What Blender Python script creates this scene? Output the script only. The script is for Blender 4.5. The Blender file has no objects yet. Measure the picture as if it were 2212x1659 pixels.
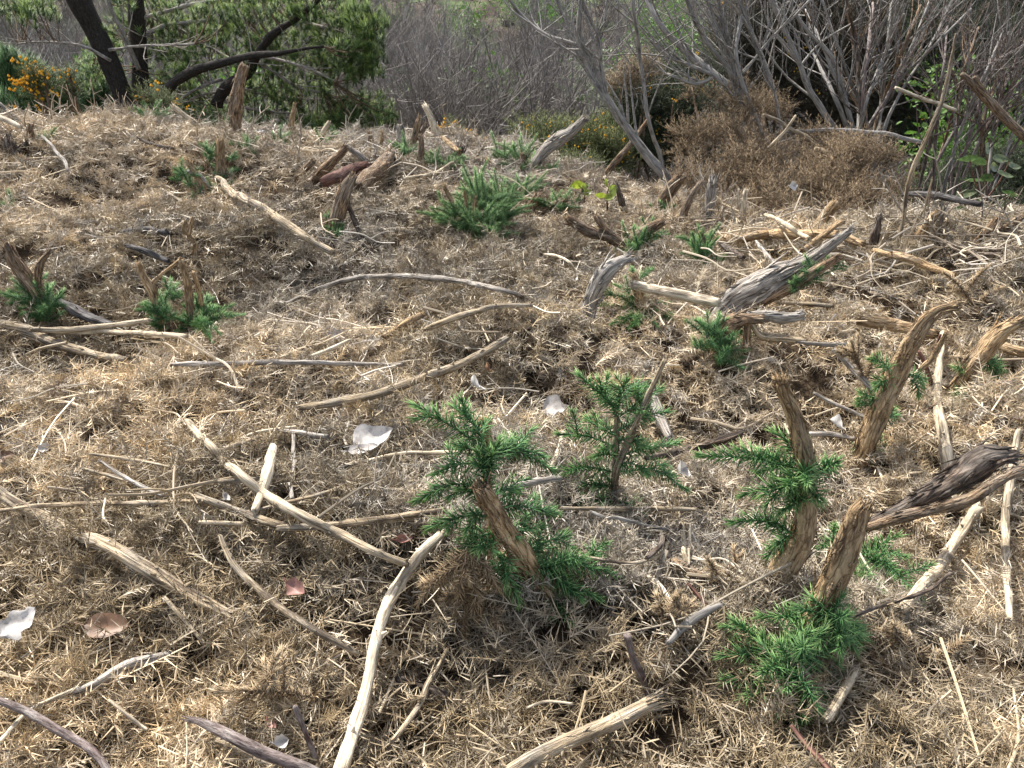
import bpy, math, random
import numpy as np
from mathutils import Vector
R = math.radians
random.seed(7)
rng = np.random.default_rng(11)
scene = bpy.context.scene
COL = scene.collection

# ------------------------------------------------------------------ camera
CAM_H, PITCH, FOC = 1.0, R(27.0), 1736.0        # FOC: focal length in units of a 2212 x 1659 frame
CP, SP = math.cos(PITCH), math.sin(PITCH)
cam_d = bpy.data.cameras.new('camera'); cam = bpy.data.objects.new('camera', cam_d); COL.objects.link(cam)
cam.location = (0, 0, CAM_H); cam.rotation_euler = (R(90) - PITCH, 0, 0)
cam_d.sensor_width = 36; cam_d.lens = 36 * FOC / 2212; cam_d.clip_start = .02; cam_d.clip_end = 600
scene.camera = cam

def ray(px, py):
    a = (px - 1106.0); b = -(py - 829.5)
    return np.array([a, FOC * CP + b * SP, -FOC * SP + b * CP]) / FOC

# ------------------------------------------------------------------ noise + terrain
def _h(ix, iy, s):
    n = (ix.astype(np.int64) * 374761393 + iy.astype(np.int64) * 668265263 + s * 974634777) & 0xffffffff
    n = ((n ^ (n >> 13)) * 1274126177) & 0xffffffff
    n = (n ^ (n >> 16)) & 0xffffffff
    return n / 4294967295.0
def vnoise(x, y, s=0):
    x = np.asarray(x, float); y = np.asarray(y, float)
    x0 = np.floor(x); y0 = np.floor(y); fx = x - x0; fy = y - y0
    fx = fx * fx * (3 - 2 * fx); fy = fy * fy * (3 - 2 * fy)
    a = _h(x0, y0, s); b = _h(x0 + 1, y0, s); c = _h(x0, y0 + 1, s); d = _h(x0 + 1, y0 + 1, s)
    return (a * (1 - fx) + b * fx) * (1 - fy) + (c * (1 - fx) + d * fx) * fy - .5
def sstep(a, b, x):
    t = np.clip((np.asarray(x, float) - a) / (b - a), 0, 1); return t * t * (3 - 2 * t)
def flat_at(px, py):
    d = ray(px, py); t = -CAM_H / d[2]; return d[0] * t, d[1] * t
# hollows and humps of the litter: (px, py, radius m, height m)
DIPS = [(760, 665, .22, -.11), (1185, 900, .17, -.10), (1500, 905, .20, -.12), (1885, 1050, .20, -.10),
        (1010, 1420, .11, -.05), (905, 1560, .10, -.06), (110, 1250, .13, -.05), (2060, 1480, .12, -.06),
        (1440, 1180, .10, -.05), (640, 1085, .09, -.04), (340, 470, .30, -.10), (1650, 700, .18, -.07),
        (420, 1560, .08, -.05), (60, 690, .2, -.07), (980, 585, .35, .06), (1100, 800, .16, .06), (1650, 800, .2, .07),
        (400, 830, .3, .04), (1950, 640, .35, .08), (760, 1480, .12, .03), (1350, 1330, .16, .04), (1900, 1400, .2, .04),
        (330, 1330, .15, .03), (640, 790, .2, .04), (820, 930, .15, .04), (1000, 1290, .10, .05), (2100, 580, .4, .08)]
DIPS = [(*flat_at(a, b), r, h) for a, b, r, h in DIPS]
def hterr(x, y, fine=1.0):
    x = np.asarray(x, float); y = np.asarray(y, float)
    yc = 5.6 - 1.15 * sstep(-.2, .9, x) - .55 * sstep(.8, 1.5, x) - .5 * sstep(-1.2, -2.6, x) - .5 * sstep(-1.2, -2.6, -x) * 0
    z = .30 * np.exp(-((x + 2.25) / 1.25) ** 2 - ((y - 4.3) / .8) ** 2)
    z = z + .08 * np.exp(-((x + 3.4) / .9) ** 2 - ((y - 4.2) / .9) ** 2)
    z = z + .05 * np.exp(-((x - 2.0) / .8) ** 2 - ((y - 2.9) / .7) ** 2)
    near = 1 - sstep(0, 3, y - yc)
    z = z + near * (.15 * vnoise(x * .9, y * .9, 1) + .13 * vnoise(x * 2.3, y * 2.3, 2))
    for dx, dy, r, hh in DIPS:
        z = z + hh * np.exp(-((x - dx) ** 2 + (y - dy) ** 2) / (r * r))
    if fine:
        z = z + fine * near * (.07 * vnoise(x * 5, y * 5, 3) + .05 * vnoise(x * 12, y * 12, 4))
    dr = .28 * np.logaddexp(0, (y - yc) / .28); z = z - 4.6 * (1 - np.exp(-.44 * dr / 4.6))
    z = z + 2.6 * sstep(17, 40, y) + .16 * np.maximum(y - 34, 0) + .5 * sstep(12, 20, y) * (vnoise(x * .1, y * .1, 5) * 2 + vnoise(x * .33, y * .33, 6))
    return z

def hit(px, py, lift=0.0, fine=0.0, tmax=60):
    """the point where the sight line through a traced spot of the photo meets the ground (lifted)"""
    d = ray(px, py); t = .55; c = np.array([0, 0, CAM_H])
    last = t
    while t < tmax:
        p = c + d * t
        if p[2] <= hterr(p[0], p[1], fine) + lift: break
        last = t; t += .04 * max(1, t * .25)
    lo, hi = last, t
    for _ in range(14):
        m = (lo + hi) / 2; p = c + d * m
        if p[2] <= hterr(p[0], p[1], fine) + lift: hi = m
        else: lo = m
    return c + d * hi, hi
def at_depth(px, py, Y):
    d = ray(px, py); t = Y / d[1]
    return np.array([0, 0, CAM_H]) + d * t

# ------------------------------------------------------------------ mesh helper
class MB:
    """collects arrays of vertices and faces (with per-vertex attributes) for one mesh object"""
    def __init__(s): s.V = []; s.Q = []; s.T = []; s.n = 0; s.A = {}
    def add(s, V, quads=None, tris=None, **att):
        V = np.asarray(V, float).reshape(-1, 3)
        s.V.append(V)
        if quads is not None and len(quads): s.Q.append(np.asarray(quads, np.int64).reshape(-1, 4) + s.n)
        if tris is not None and len(tris): s.T.append(np.asarray(tris, np.int64).reshape(-1, 3) + s.n)
        for k, v in att.items(): s.A.setdefault(k, []).append((s.n, np.asarray(v, float)))
        s.n += len(V)
    def mesh(s, name, smooth=True):
        V = np.concatenate(s.V) if s.V else np.zeros((0, 3))
        Q = np.concatenate(s.Q) if s.Q else np.zeros((0, 4), np.int64)
        T = np.concatenate(s.T) if s.T else np.zeros((0, 3), np.int64)
        me = bpy.data.meshes.new(name)
        me.vertices.add(len(V)); me.vertices.foreach_set('co', V.ravel())
        loops = np.concatenate([Q.ravel(), T.ravel()])
        me.loops.add(len(loops)); me.loops.foreach_set('vertex_index', loops.astype(np.int32))
        np_ = len(Q) + len(T)
        me.polygons.add(np_)
        st = np.concatenate([np.arange(len(Q)) * 4, len(Q) * 4 + np.arange(len(T)) * 3]).astype(np.int32)
        me.polygons.foreach_set('loop_start', st)
        me.polygons.foreach_set('use_smooth', np.full(np_, smooth))
        for k, parts in s.A.items():
            dim = parts[0][1].ndim
            arr = np.zeros((len(V), 3) if dim == 2 else len(V))
            for n0, v in parts: arr[n0:n0 + len(v)] = v
            if dim == 2:
                a = me.attributes.new(k, 'FLOAT_VECTOR', 'POINT'); a.data.foreach_set('vector', arr.ravel())
            else:
                a = me.attributes.new(k, 'FLOAT', 'POINT'); a.data.foreach_set('value', arr)
        me.update(calc_edges=True); me.validate()
        return me
    def obj(s, name, mat, parent=None, smooth=True, loc=None):
        me = s.mesh(name, smooth); o = bpy.data.objects.new(name, me); me.materials.append(mat); COL.objects.link(o)
        if loc is not None: o.location = loc
        if parent is not None: o.parent = parent
        return o
def tag(o, label=None, cat=None, group=None, kind=None):
    if label: o['label'] = label
    if cat: o['category'] = cat
    if group: o['group'] = group
    if kind: o['kind'] = kind
    return o
def empty(name, loc, label, cat, group=None):
    o = bpy.data.objects.new(name, None); o.empty_display_size = .05; o.location = loc; COL.objects.link(o)
    return tag(o, label, cat, group)

def unit(v): return v / np.maximum(np.linalg.norm(v, axis=-1, keepdims=True), 1e-9)
def frames(D):
    ref = np.where(np.abs(D[:, 2:3]) < .9, np.array([[0, 0, 1.]]), np.array([[1., 0, 0]]))
    U = unit(np.cross(D, ref)); W = np.cross(D, U); return U, W
def spines(mb, O, D, L, w, bend=0.0, two=True, g=None):
    """needles: tapering three-sided spikes; attribute t runs 0 at the root to 1 at the point"""
    O = np.asarray(O, float); D = unit(np.asarray(D, float)); N = len(O)
    L = np.broadcast_to(L, N).astype(float)[:, None]; w = np.broadcast_to(w, N).astype(float)[:, None]
    U, W = frames(D)
    g = np.zeros(N) if g is None else np.broadcast_to(g, N)
    rings = []; ang = [0, 2.094, 4.189]
    B = bend * unit(rng.normal(size=(N, 3)))
    def ring(f, rr):
        c = O + D * L * f + B * L * f * f
        return [c + rr * w * .5 * (math.cos(a) * U + math.sin(a) * W) for a in ang]
    if two:
        r0 = ring(0, .7); r1 = ring(.4, 1.0); tip = O + D * L + B * L
        V = np.stack(r0 + r1 + [tip], 1).reshape(-1, 3)
        b = np.arange(N)[:, None] * 7
        q = np.concatenate([b + np.array([[i, (i + 1) % 3, 3 + (i + 1) % 3, 3 + i]]) for i in range(3)])
        t = np.concatenate([b + np.array([[3 + i, 3 + (i + 1) % 3, 6]]) for i in range(3)])
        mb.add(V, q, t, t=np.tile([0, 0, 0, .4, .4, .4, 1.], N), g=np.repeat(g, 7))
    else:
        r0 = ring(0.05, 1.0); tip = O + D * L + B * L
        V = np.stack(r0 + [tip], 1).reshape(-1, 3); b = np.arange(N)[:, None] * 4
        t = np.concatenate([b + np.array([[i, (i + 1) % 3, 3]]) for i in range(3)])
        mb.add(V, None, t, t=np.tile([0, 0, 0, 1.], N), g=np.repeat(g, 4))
def catmull(P, n):
    P = np.asarray(P, float)
    if len(P) == 2: 
        s = np.linspace(0, 1, n)[:, None]; return P[0] * (1 - s) + P[1] * s
    seg = np.linalg.norm(np.diff(P[:, :3], axis=0), axis=1) + 1e-9
    k = np.concatenate([[0], np.cumsum(seg)]); u = np.linspace(0, k[-1], n)
    E = np.vstack([2 * P[0] - P[1], P, 2 * P[-1] - P[-2]])
    out = []
    for x in u:
        i = min(max(np.searchsorted(k, x, 'right') - 1, 0), len(P) - 2); f = (x - k[i]) / seg[i]
        a, b, c, d = E[i], E[i + 1], E[i + 2], E[i + 3]
        out.append(.5 * ((2 * b) + (c - a) * f + (2 * a - 5 * b + 4 * c - d) * f * f + (3 * b - a - 3 * c + d) * f ** 3))
    return np.array(out)
def tube(mb, P, rad, sides=10, ridge=.14, wob=.06, fray=(0, 0), seed=0, lump=.1):
    """a branch: P centre line, rad radii; ridged bark, torn ends (fray start, fray end); attribute rest = straightened coords"""
    P = np.asarray(P, float); n = len(P); rad = np.asarray(rad, float); r_ = np.random.default_rng(seed + 5)
    T = unit(np.gradient(P, axis=0))
    U = np.zeros_like(P); u = np.cross(T[0], [0, 0, 1.]); 
    if np.linalg.norm(u) < .1: u = np.cross(T[0], [1., 0, 0])
    u = u / np.linalg.norm(u)
    for i in range(n):
        u = u - T[i] * u.dot(T[i]); u = u / max(np.linalg.norm(u), 1e-9); U[i] = u
    W = np.cross(T, U)
    S = np.concatenate([[0], np.cumsum(np.linalg.norm(np.diff(P, axis=0), axis=1))])
    th = np.arange(sides) * 2 * math.pi / sides
    rm = max(rad.mean(), 1e-4)
    sx = S[:, None] / (rm * 7) + seed * 3.1
    ca, sa = np.cos(th)[None], np.sin(th)[None]
    k = 1 + ridge * 2 * vnoise(sx * .8 + 0 * ca, th[None] * 1.6 + seed, 21) * (1 + 0 * sx)
    k = k + ridge * .9 * vnoise(sx * 9, th[None] * 4.5 + seed * 4, 26) + ridge * 1.2 * vnoise(sx * 2.2, th[None] * 3.1 + seed * 2, 22) + lump * 2 * vnoise(sx * 1.7, seed + 0 * th[None], 23)
    rr = rad[:, None] * k
    P2 = P + rm * wob * 6 * (vnoise(S / (rm * 9) + seed, seed + 0 * S, 24)[:, None] * U + vnoise(S / (rm * 9) + seed, seed + 9 + 0 * S, 25)[:, None] * W)
    V = P2[:, None] + rr[..., None] * (ca[..., None] * U[:, None] + sa[..., None] * W[:, None])
    for e, f in ((0, fray[0]), (n - 1, fray[1])):
        if f > 0:
            j = r_.random(sides) ** 1.5 * f * 2.4 * rad[e] * (1 if e else -1)
            V[e] = P2[e] + (V[e] - P2[e]) * .85 + T[e] * j[:, None]
    rest = np.stack([np.broadcast_to(S[:, None], rr.shape), rm * ca + 0 * rr, rm * sa + 0 * rr], -1)
    i = np.arange(n - 1)[:, None] * sides; j = np.arange(sides)[None]
    q = np.stack([i + j, i + (j + 1) % sides, i + sides + (j + 1) % sides, i + sides + j], -1).reshape(-1, 4)
    c0 = P2[0] + T[0] * rad[0] * (.25 if fray[0] else -.1); c1 = P2[-1] - T[-1] * rad[-1] * (.25 if fray[1] else -.1)
    Vf = np.vstack([V.reshape(-1, 3), c0, c1]); m = n * sides
    jj = np.arange(sides)
    t = np.vstack([np.stack([(jj + 1) % sides, jj, np.full(sides, m)], -1),
                   np.stack([m - sides + jj, m - sides + (jj + 1) % sides, np.full(sides, m + 1)], -1)])
    rs = np.vstack([rest.reshape(-1, 3), [[0, 0, 0]], [[S[-1], 0, 0]]])
    mb.add(Vf, q, t, rest=rs)
    for e, f in ((0, fray[0]), (n - 1, fray[1])):              # torn fibres
        if f > .3:
            ns = int(8 + 12 * f); a = r_.random(ns) * 6.283; sg = (1 if e else -1)
            O = P2[e] + rad[e] * (.4 + .5 * r_.random((ns, 1))) * (np.cos(a)[:, None] * U[e] + np.sin(a)[:, None] * W[e]) - sg * T[e] * rad[e]
            D = sg * T[e] + .22 * r_.normal(size=(ns, 3))
            n0 = mb.n
            spines(mb, O, D, rad[e] * (1.6 + 3.2 * f * r_.random(ns)), rad[e] * (.22 + .35 * r_.random(ns)), .12)
            mb.A['rest'].append((n0, np.asarray(mb.V[-1]) * 1.0))

def taper(N, a, b):
    """keep torn ends blunt"""
    for i in range(1, len(N)):
        if b: N[i, 2] = max(N[i, 2], .72 * N[i - 1, 2])
    for i in range(len(N) - 2, -1, -1):
        if a: N[i, 2] = max(N[i, 2], .72 * N[i + 1, 2])
    return N
def flakes(mb, P, r, n, seed, ln=3.0):
    """slivers of bark lifting off"""
    r_ = np.random.default_rng(seed + 77); q = r_.integers(1, len(P) - 2, n); T = unit(np.gradient(P, axis=0))[q]; U, W = frames(T)
    a = r_.random(n) * 6.283; out = np.cos(a)[:, None] * U + np.sin(a)[:, None] * W
    n0 = mb.n; spines(mb, P[q] + out * r[q][:, None] * .88, T * r_.choice([-1, 1], (n, 1)) + out * r_.uniform(.03, .3, (n, 1)), r[q] * ln * r_.uniform(.3, 1, n), r[q] * r_.uniform(.12, .4, n), .15)
    mb.A.setdefault('rest', []).append((n0, mb.V[-1] * 1.0))
# ------------------------------------------------------------------ materials
def mat(name):
    m = bpy.data.materials.new(name); m.use_nodes = True; nt = m.node_tree
    return m, nt, nt.nodes['Principled BSDF'], nt.nodes['Material Output']
def nd(nt, t, **kw):
    n = nt.nodes.new(t)
    for k, v in kw.items():
        if k in n.inputs: n.inputs[k].default_value = v
        else: setattr(n, k, v)
    return n
def ramp(nt, stops, interp='LINEAR'):
    n = nt.nodes.new('ShaderNodeValToRGB'); e = n.color_ramp.elements; n.color_ramp.interpolation = interp
    while len(e) < len(stops): e.new(.5)
    for i, (p, c) in enumerate(stops):
        e[i].position = p; e[i].color = (*c, 1)
    return n
def mixc(nt, fac, a, b, mode='MIX'):
    n = nt.nodes.new('ShaderNodeMix'); n.data_type = 'RGBA'; n.blend_type = mode
    for sock, v in ((n.inputs[0], fac), (n.inputs[6], a), (n.inputs[7], b)):
        if hasattr(v, 'is_output') or isinstance(v, bpy.types.NodeSocket): nt.links.new(v, sock)
        elif isinstance(v, (int, float)): sock.default_value = v
        else: sock.default_value = (*v, 1)
    return n.outputs[2]
def wood(name, dark, mid, light, fib=1.0, grey=None, greyamt=.5, bump=.6, blot=None, blotamt=.0, plates=0.0):
    m, nt, b, out = mat(name); L = nt.links.new
    at = nd(nt, 'ShaderNodeAttribute', attribute_name='rest'); oi = nd(nt, 'ShaderNodeObjectInfo')
    off = nd(nt, 'ShaderNodeVectorMath', operation='MULTIPLY'); L(oi.outputs['Random'], off.inputs[0]); off.inputs[1].default_value = (7, 3, 5)
    ad = nd(nt, 'ShaderNodeVectorMath', operation='ADD'); L(at.outputs['Vector'], ad.inputs[0]); L(off.outputs[0], ad.inputs[1])
    def noise(sc, s, det=4, rough=.6):
        mp = nd(nt, 'ShaderNodeMapping'); L(ad.outputs[0], mp.inputs[0]); mp.inputs['Scale'].default_value = sc
        n = nd(nt, 'ShaderNodeTexNoise'); n.inputs['Scale'].default_value = s; n.inputs['Detail'].default_value = det; n.inputs['Roughness'].default_value = rough
        L(mp.outputs[0], n.inputs['Vector']); return n.outputs['Fac']
    f1 = noise((.07 * fib, 1, 1), 260); f2 = noise((.3, 1, 1), 60); f3 = noise((.6, 1, 1), 22, 3)
    r1 = ramp(nt, [(.33, dark), (.5, mid), (.68, light)]); L(f1, r1.inputs[0])
    c = mixc(nt, .35, r1.outputs[0], mixc(nt, 1.0, r1.outputs[0], ramp_of(nt, f2, [(.35, (.35, .3, .26)), (.6, (1.25, 1.2, 1.15))]), 'MULTIPLY'))
    c = mixc(nt, .8, c, mixc(nt, 1.0, c, ramp_of(nt, f2, [(.3, (.25, .22, .2)), (.44, (1, 1, 1))]), 'MULTIPLY'))
    if grey:
        g = ramp_of(nt, f3, [(.45, (0, 0, 0)), (.62, (1, 1, 1))])
        gm = nd(nt, 'ShaderNodeMath', operation='MULTIPLY'); L(g, gm.inputs[0]); gm.inputs[1].default_value = greyamt
        gr = ramp(nt, [(.35, tuple(x * .3 for x in grey)), (.65, grey)]); L(f1, gr.inputs[0])
        c = mixc(nt, gm.outputs[0], c, gr.outputs[0])
    if blot:
        f4 = noise((.25, 1, 1), 34, 5)
        g = ramp_of(nt, f4, [(.56, (0, 0, 0)), (.62, (1, 1, 1))])
        gm = nd(nt, 'ShaderNodeMath', operation='MULTIPLY'); L(g, gm.inputs[0]); gm.inputs[1].default_value = blotamt
        c = mixc(nt, gm.outputs[0], c, blot)
    if plates:
        mp = nd(nt, 'ShaderNodeMapping'); wv = nd(nt, 'ShaderNodeTexNoise'); wv.inputs['Scale'].default_value = 45; L(ad.outputs[0], wv.inputs['Vector'])
        wm = nd(nt, 'ShaderNodeVectorMath', operation='MULTIPLY_ADD'); L(wv.outputs['Color'], wm.inputs[0]); wm.inputs[1].default_value = (.02, .012, .012); L(ad.outputs[0], wm.inputs[2])
        L(wm.outputs[0], mp.inputs[0]); mp.inputs['Scale'].default_value = (.16, 1, 1)
        vo = nd(nt, 'ShaderNodeTexVoronoi'); vo.feature = 'DISTANCE_TO_EDGE'; vo.inputs['Scale'].default_value = 85; L(mp.outputs[0], vo.inputs['Vector'])
        v2 = nd(nt, 'ShaderNodeTexVoronoi'); v2.inputs['Scale'].default_value = 85; L(mp.outputs[0], v2.inputs['Vector'])
        cr = ramp_of(nt, vo.outputs['Distance'], [(.0, (.22, .18, .15)), (.09, (1, 1, 1))])
        c = mixc(nt, plates, c, mixc(nt, 1.0, c, cr, 'MULTIPLY'))
        sp_ = nd(nt, 'ShaderNodeSeparateColor'); L(v2.outputs['Color'], sp_.inputs[0])
        c = mixc(nt, .4, c, mixc(nt, 1.0, c, ramp_of(nt, sp_.outputs[0], [(.2, (.5, .46, .42)), (.5, (1, 1, 1)), (.85, (1.35, 1.3, 1.2))]), 'MULTIPLY'))
    hs = nd(nt, 'ShaderNodeHueSaturation'); L(c, hs.inputs['Color'])
    mr = nd(nt, 'ShaderNodeMapRange'); L(oi.outputs['Random'], mr.inputs[0]); mr.inputs[3].default_value = .82; mr.inputs[4].default_value = 1.15
    L(mr.outputs[0], hs.inputs['Value']); L(hs.outputs[0], b.inputs['Base Color'])
    b.inputs['Roughness'].default_value = .85; b.inputs['Specular IOR Level'].default_value = .25
    sm = nd(nt, 'ShaderNodeMath', operation='ADD'); L(f1, sm.inputs[0]); L(f2, sm.inputs[1])
    if plates:
        pm = nd(nt, 'ShaderNodeMath', operation='MULTIPLY_ADD'); L(cr, pm.inputs[0]); pm.inputs[1].default_value = .5; L(sm.outputs[0], pm.inputs[2]); sm = pm
    bp = nd(nt, 'ShaderNodeBump'); bp.inputs['Strength'].default_value = bump; bp.inputs['Distance'].default_value = .006
    L(sm.outputs[0], bp.inputs['Height']); L(bp.outputs[0], b.inputs['Normal'])
    return m
def ramp_of(nt, sock, stops):
    r = ramp(nt, stops); nt.links.new(sock, r.inputs[0]); return r.outputs[0]
WOOD = {
 'tan':   wood('tan_bark', (.12, .075, .037), (.40, .275, .15), (.58, .44, .27), fib=1.8, grey=(.40, .36, .30), greyamt=.3, blot=(.5, .4, .25), blotamt=.5, bump=.9, plates=.4),
 'brown': wood('brown_bark', (.045, .03, .02), (.21, .14, .085), (.40, .30, .195), fib=1.5, grey=(.36, .32, .27), greyamt=.5, bump=.9, plates=.4),
 'grey':  wood('weathered_grey_wood', (.05, .044, .038), (.27, .24, .205), (.48, .45, .40), fib=1.0, grey=(.5, .47, .43), greyamt=.5, bump=.9),
 'pale':  wood('pale_peeled_wood', (.18, .135, .085), (.46, .38, .265), (.64, .56, .42), fib=.8, grey=(.50, .45, .37), greyamt=.35, bump=.6, blot=(.06, .045, .03), blotamt=.6),
 'straw': wood('straw_coloured_wood', (.07, .052, .034), (.35, .275, .18), (.58, .49, .35), fib=.7, grey=(.42, .38, .32), greyamt=.6, bump=1.0, blot=(.07, .05, .035), blotamt=.75),
 'dark':  wood('dark_rotten_bark', (.014, .011, .009), (.075, .055, .042), (.24, .185, .14), fib=1.5, grey=(.27, .24, .21), greyamt=.5, bump=.9),
 'black': wood('blackened_wood', (.008, .007, .008), (.04, .036, .035), (.15, .135, .13), grey=(.22, .21, .2), greyamt=.5, bump=.8),
 'white': wood('bleached_wood', (.22, .18, .125), (.53, .46, .345), (.70, .63, .51), fib=.6, bump=.5, blot=(.09, .065, .045), blotamt=.65),
 'red':   wood('red_brown_bark', (.03, .014, .012), (.12, .058, .044), (.24, .14, .105), bump=.35),
 'purple': wood('purplish_grey_bark', (.07, .05, .045), (.17, .135, .125), (.27, .225, .205), fib=3, grey=(.40, .37, .34), greyamt=.55, bump=.9, blot=(.06, .03, .026), blotamt=.6),
 'pine': wood('pine_bark', (.008, .007, .006), (.026, .021, .017), (.075, .064, .052), fib=2, bump=.9),
 'smooth': wood('smooth_pale_grey_bark', (.12, .112, .105), (.225, .215, .20), (.35, .335, .31), bump=.25, blot=(.1, .1, .095), blotamt=.4),
}
def needle_mat(name, stops, inst=False, trans=.25, rough=.55, patch=None):
    """spines: colour runs from root to point along attribute t; each piece varies a little"""
    m, nt, b, out = mat(name); L = nt.links.new
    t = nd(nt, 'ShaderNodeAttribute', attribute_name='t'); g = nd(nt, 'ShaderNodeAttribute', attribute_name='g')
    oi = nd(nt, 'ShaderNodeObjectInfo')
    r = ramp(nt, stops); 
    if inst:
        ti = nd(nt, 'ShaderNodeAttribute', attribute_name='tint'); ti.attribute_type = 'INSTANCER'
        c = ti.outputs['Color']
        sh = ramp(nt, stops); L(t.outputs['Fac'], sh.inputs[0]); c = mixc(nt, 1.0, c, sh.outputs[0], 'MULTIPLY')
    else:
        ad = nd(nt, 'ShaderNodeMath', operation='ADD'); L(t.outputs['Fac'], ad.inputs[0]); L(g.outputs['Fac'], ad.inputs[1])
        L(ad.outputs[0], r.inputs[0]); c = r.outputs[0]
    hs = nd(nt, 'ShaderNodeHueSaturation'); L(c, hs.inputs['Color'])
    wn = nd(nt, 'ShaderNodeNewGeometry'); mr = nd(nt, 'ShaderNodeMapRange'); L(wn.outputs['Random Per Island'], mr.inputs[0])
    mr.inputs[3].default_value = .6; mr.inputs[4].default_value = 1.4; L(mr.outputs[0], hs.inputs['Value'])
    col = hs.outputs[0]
    L(col, b.inputs['Base Color']); b.inputs['Roughness'].default_value = rough; b.inputs['Specular IOR Level'].default_value = .4
    if trans:
        tr = nd(nt, 'ShaderNodeBsdfTranslucent'); L(col, tr.inputs[0]); mx = nd(nt, 'ShaderNodeMixShader'); mx.inputs[0].default_value = trans
        L(b.outputs[0], mx.inputs[1]); L(tr.outputs[0], mx.inputs[2]); L(mx.outputs[0], out.inputs['Surface'])
    return m
M_LITTER = needle_mat('dead_spines', [(0, (.75, .72, .68)), (.5, (1, 1, 1)), (1, (1.2, 1.15, 1.02))], inst=True, trans=.15, rough=.42)
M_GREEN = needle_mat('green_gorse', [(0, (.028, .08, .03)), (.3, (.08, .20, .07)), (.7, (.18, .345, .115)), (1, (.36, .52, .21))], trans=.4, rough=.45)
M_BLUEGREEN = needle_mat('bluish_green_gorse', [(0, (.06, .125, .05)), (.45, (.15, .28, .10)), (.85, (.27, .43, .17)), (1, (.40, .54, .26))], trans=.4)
M_SPRAY = needle_mat('tan_dead_gorse', [(0, (.13, .085, .05)), (.5, (.36, .26, .15)), (1, (.52, .41, .26))], trans=.2)
M_DEADGORSE = needle_mat('brown_dead_gorse', [(0, (.075, .052, .03)), (.5, (.215, .148, .082)), (1, (.38, .28, .165))], trans=.15)
# ------------------------------------------------------------------ ground sheet
def ground():
    ys = np.concatenate([np.arange(-4, .4, .2), np.arange(.4, 7.4, .03), 7.4 + np.cumsum(np.linspace(.05, 2.2, 60))])
    ys = np.concatenate([ys, ys[-1] + np.cumsum(np.full(25, 4.0))])
    xr = np.concatenate([np.arange(.0, 3.6, .035), 3.6 + np.cumsum(np.linspace(.05, 3.0, 70))])
    xs = np.concatenate([-xr[:0:-1], xr])
    X, Y = np.meshgrid(xs, ys); Z = hterr(X, Y, 1.0)
    Z = Z - .012
    n, m_ = X.shape
    i = np.arange(n - 1)[:, None] * m_; j = np.arange(m_ - 1)[None]
    q = np.stack([i + j, i + j + 1, i + m_ + j + 1, i + m_ + j], -1).reshape(-1, 4)
    mb = MB(); mb.add(np.stack([X, Y, Z], -1).reshape(-1, 3), q)
    m, nt, b, out = mat('soil_and_litter'); L = nt.links.new
    g = nd(nt, 'ShaderNodeNewGeometry')
    def noise(s, det=6):
        k = nd(nt, 'ShaderNodeTexNoise'); k.inputs['Scale'].default_value = s; k.inputs['Detail'].default_value = det
        L(g.outputs['Position'], k.inputs['Vector']); return k.outputs['Fac']
    near = ramp_of(nt, noise(30), [(.3, (.022, .015, .01)), (.55, (.06, .042, .026)), (.75, (.12, .085, .052))])
    far = ramp_of(nt, noise(1.1), [(.3, (.04, .032, .026)), (.5, (.08, .062, .048)), (.7, (.12, .10, .072))])
    gre = ramp_of(nt, noise(.45, 4), [(.5, (0, 0, 0)), (.62, (1, 1, 1))])
    far = mixc(nt, gre, far, ramp_of(nt, noise(2.3), [(.35, (.05, .07, .03)), (.65, (.11, .15, .055))]))
    sx = nd(nt, 'ShaderNodeSeparateXYZ'); L(g.outputs['Position'], sx.inputs[0])
    mr = nd(nt, 'ShaderNodeMapRange'); L(sx.outputs['Y'], mr.inputs[0]); mr.inputs[1].default_value = 6.5; mr.inputs[2].default_value = 9
    L(mixc(nt, mr.outputs[0], near, far), b.inputs['Base Color']); b.inputs['Roughness'].default_value = .95; b.inputs['Specular IOR Level'].default_value = .1
    bp = nd(nt, 'ShaderNodeBump'); bp.inputs['Strength'].default_value = .8; bp.inputs['Distance'].default_value = .03; L(noise(60), bp.inputs['Height']); L(bp.outputs[0], b.inputs['Normal'])
    o = mb.obj('ground', m); tag(o, kind='structure'); return o
ground()

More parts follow.
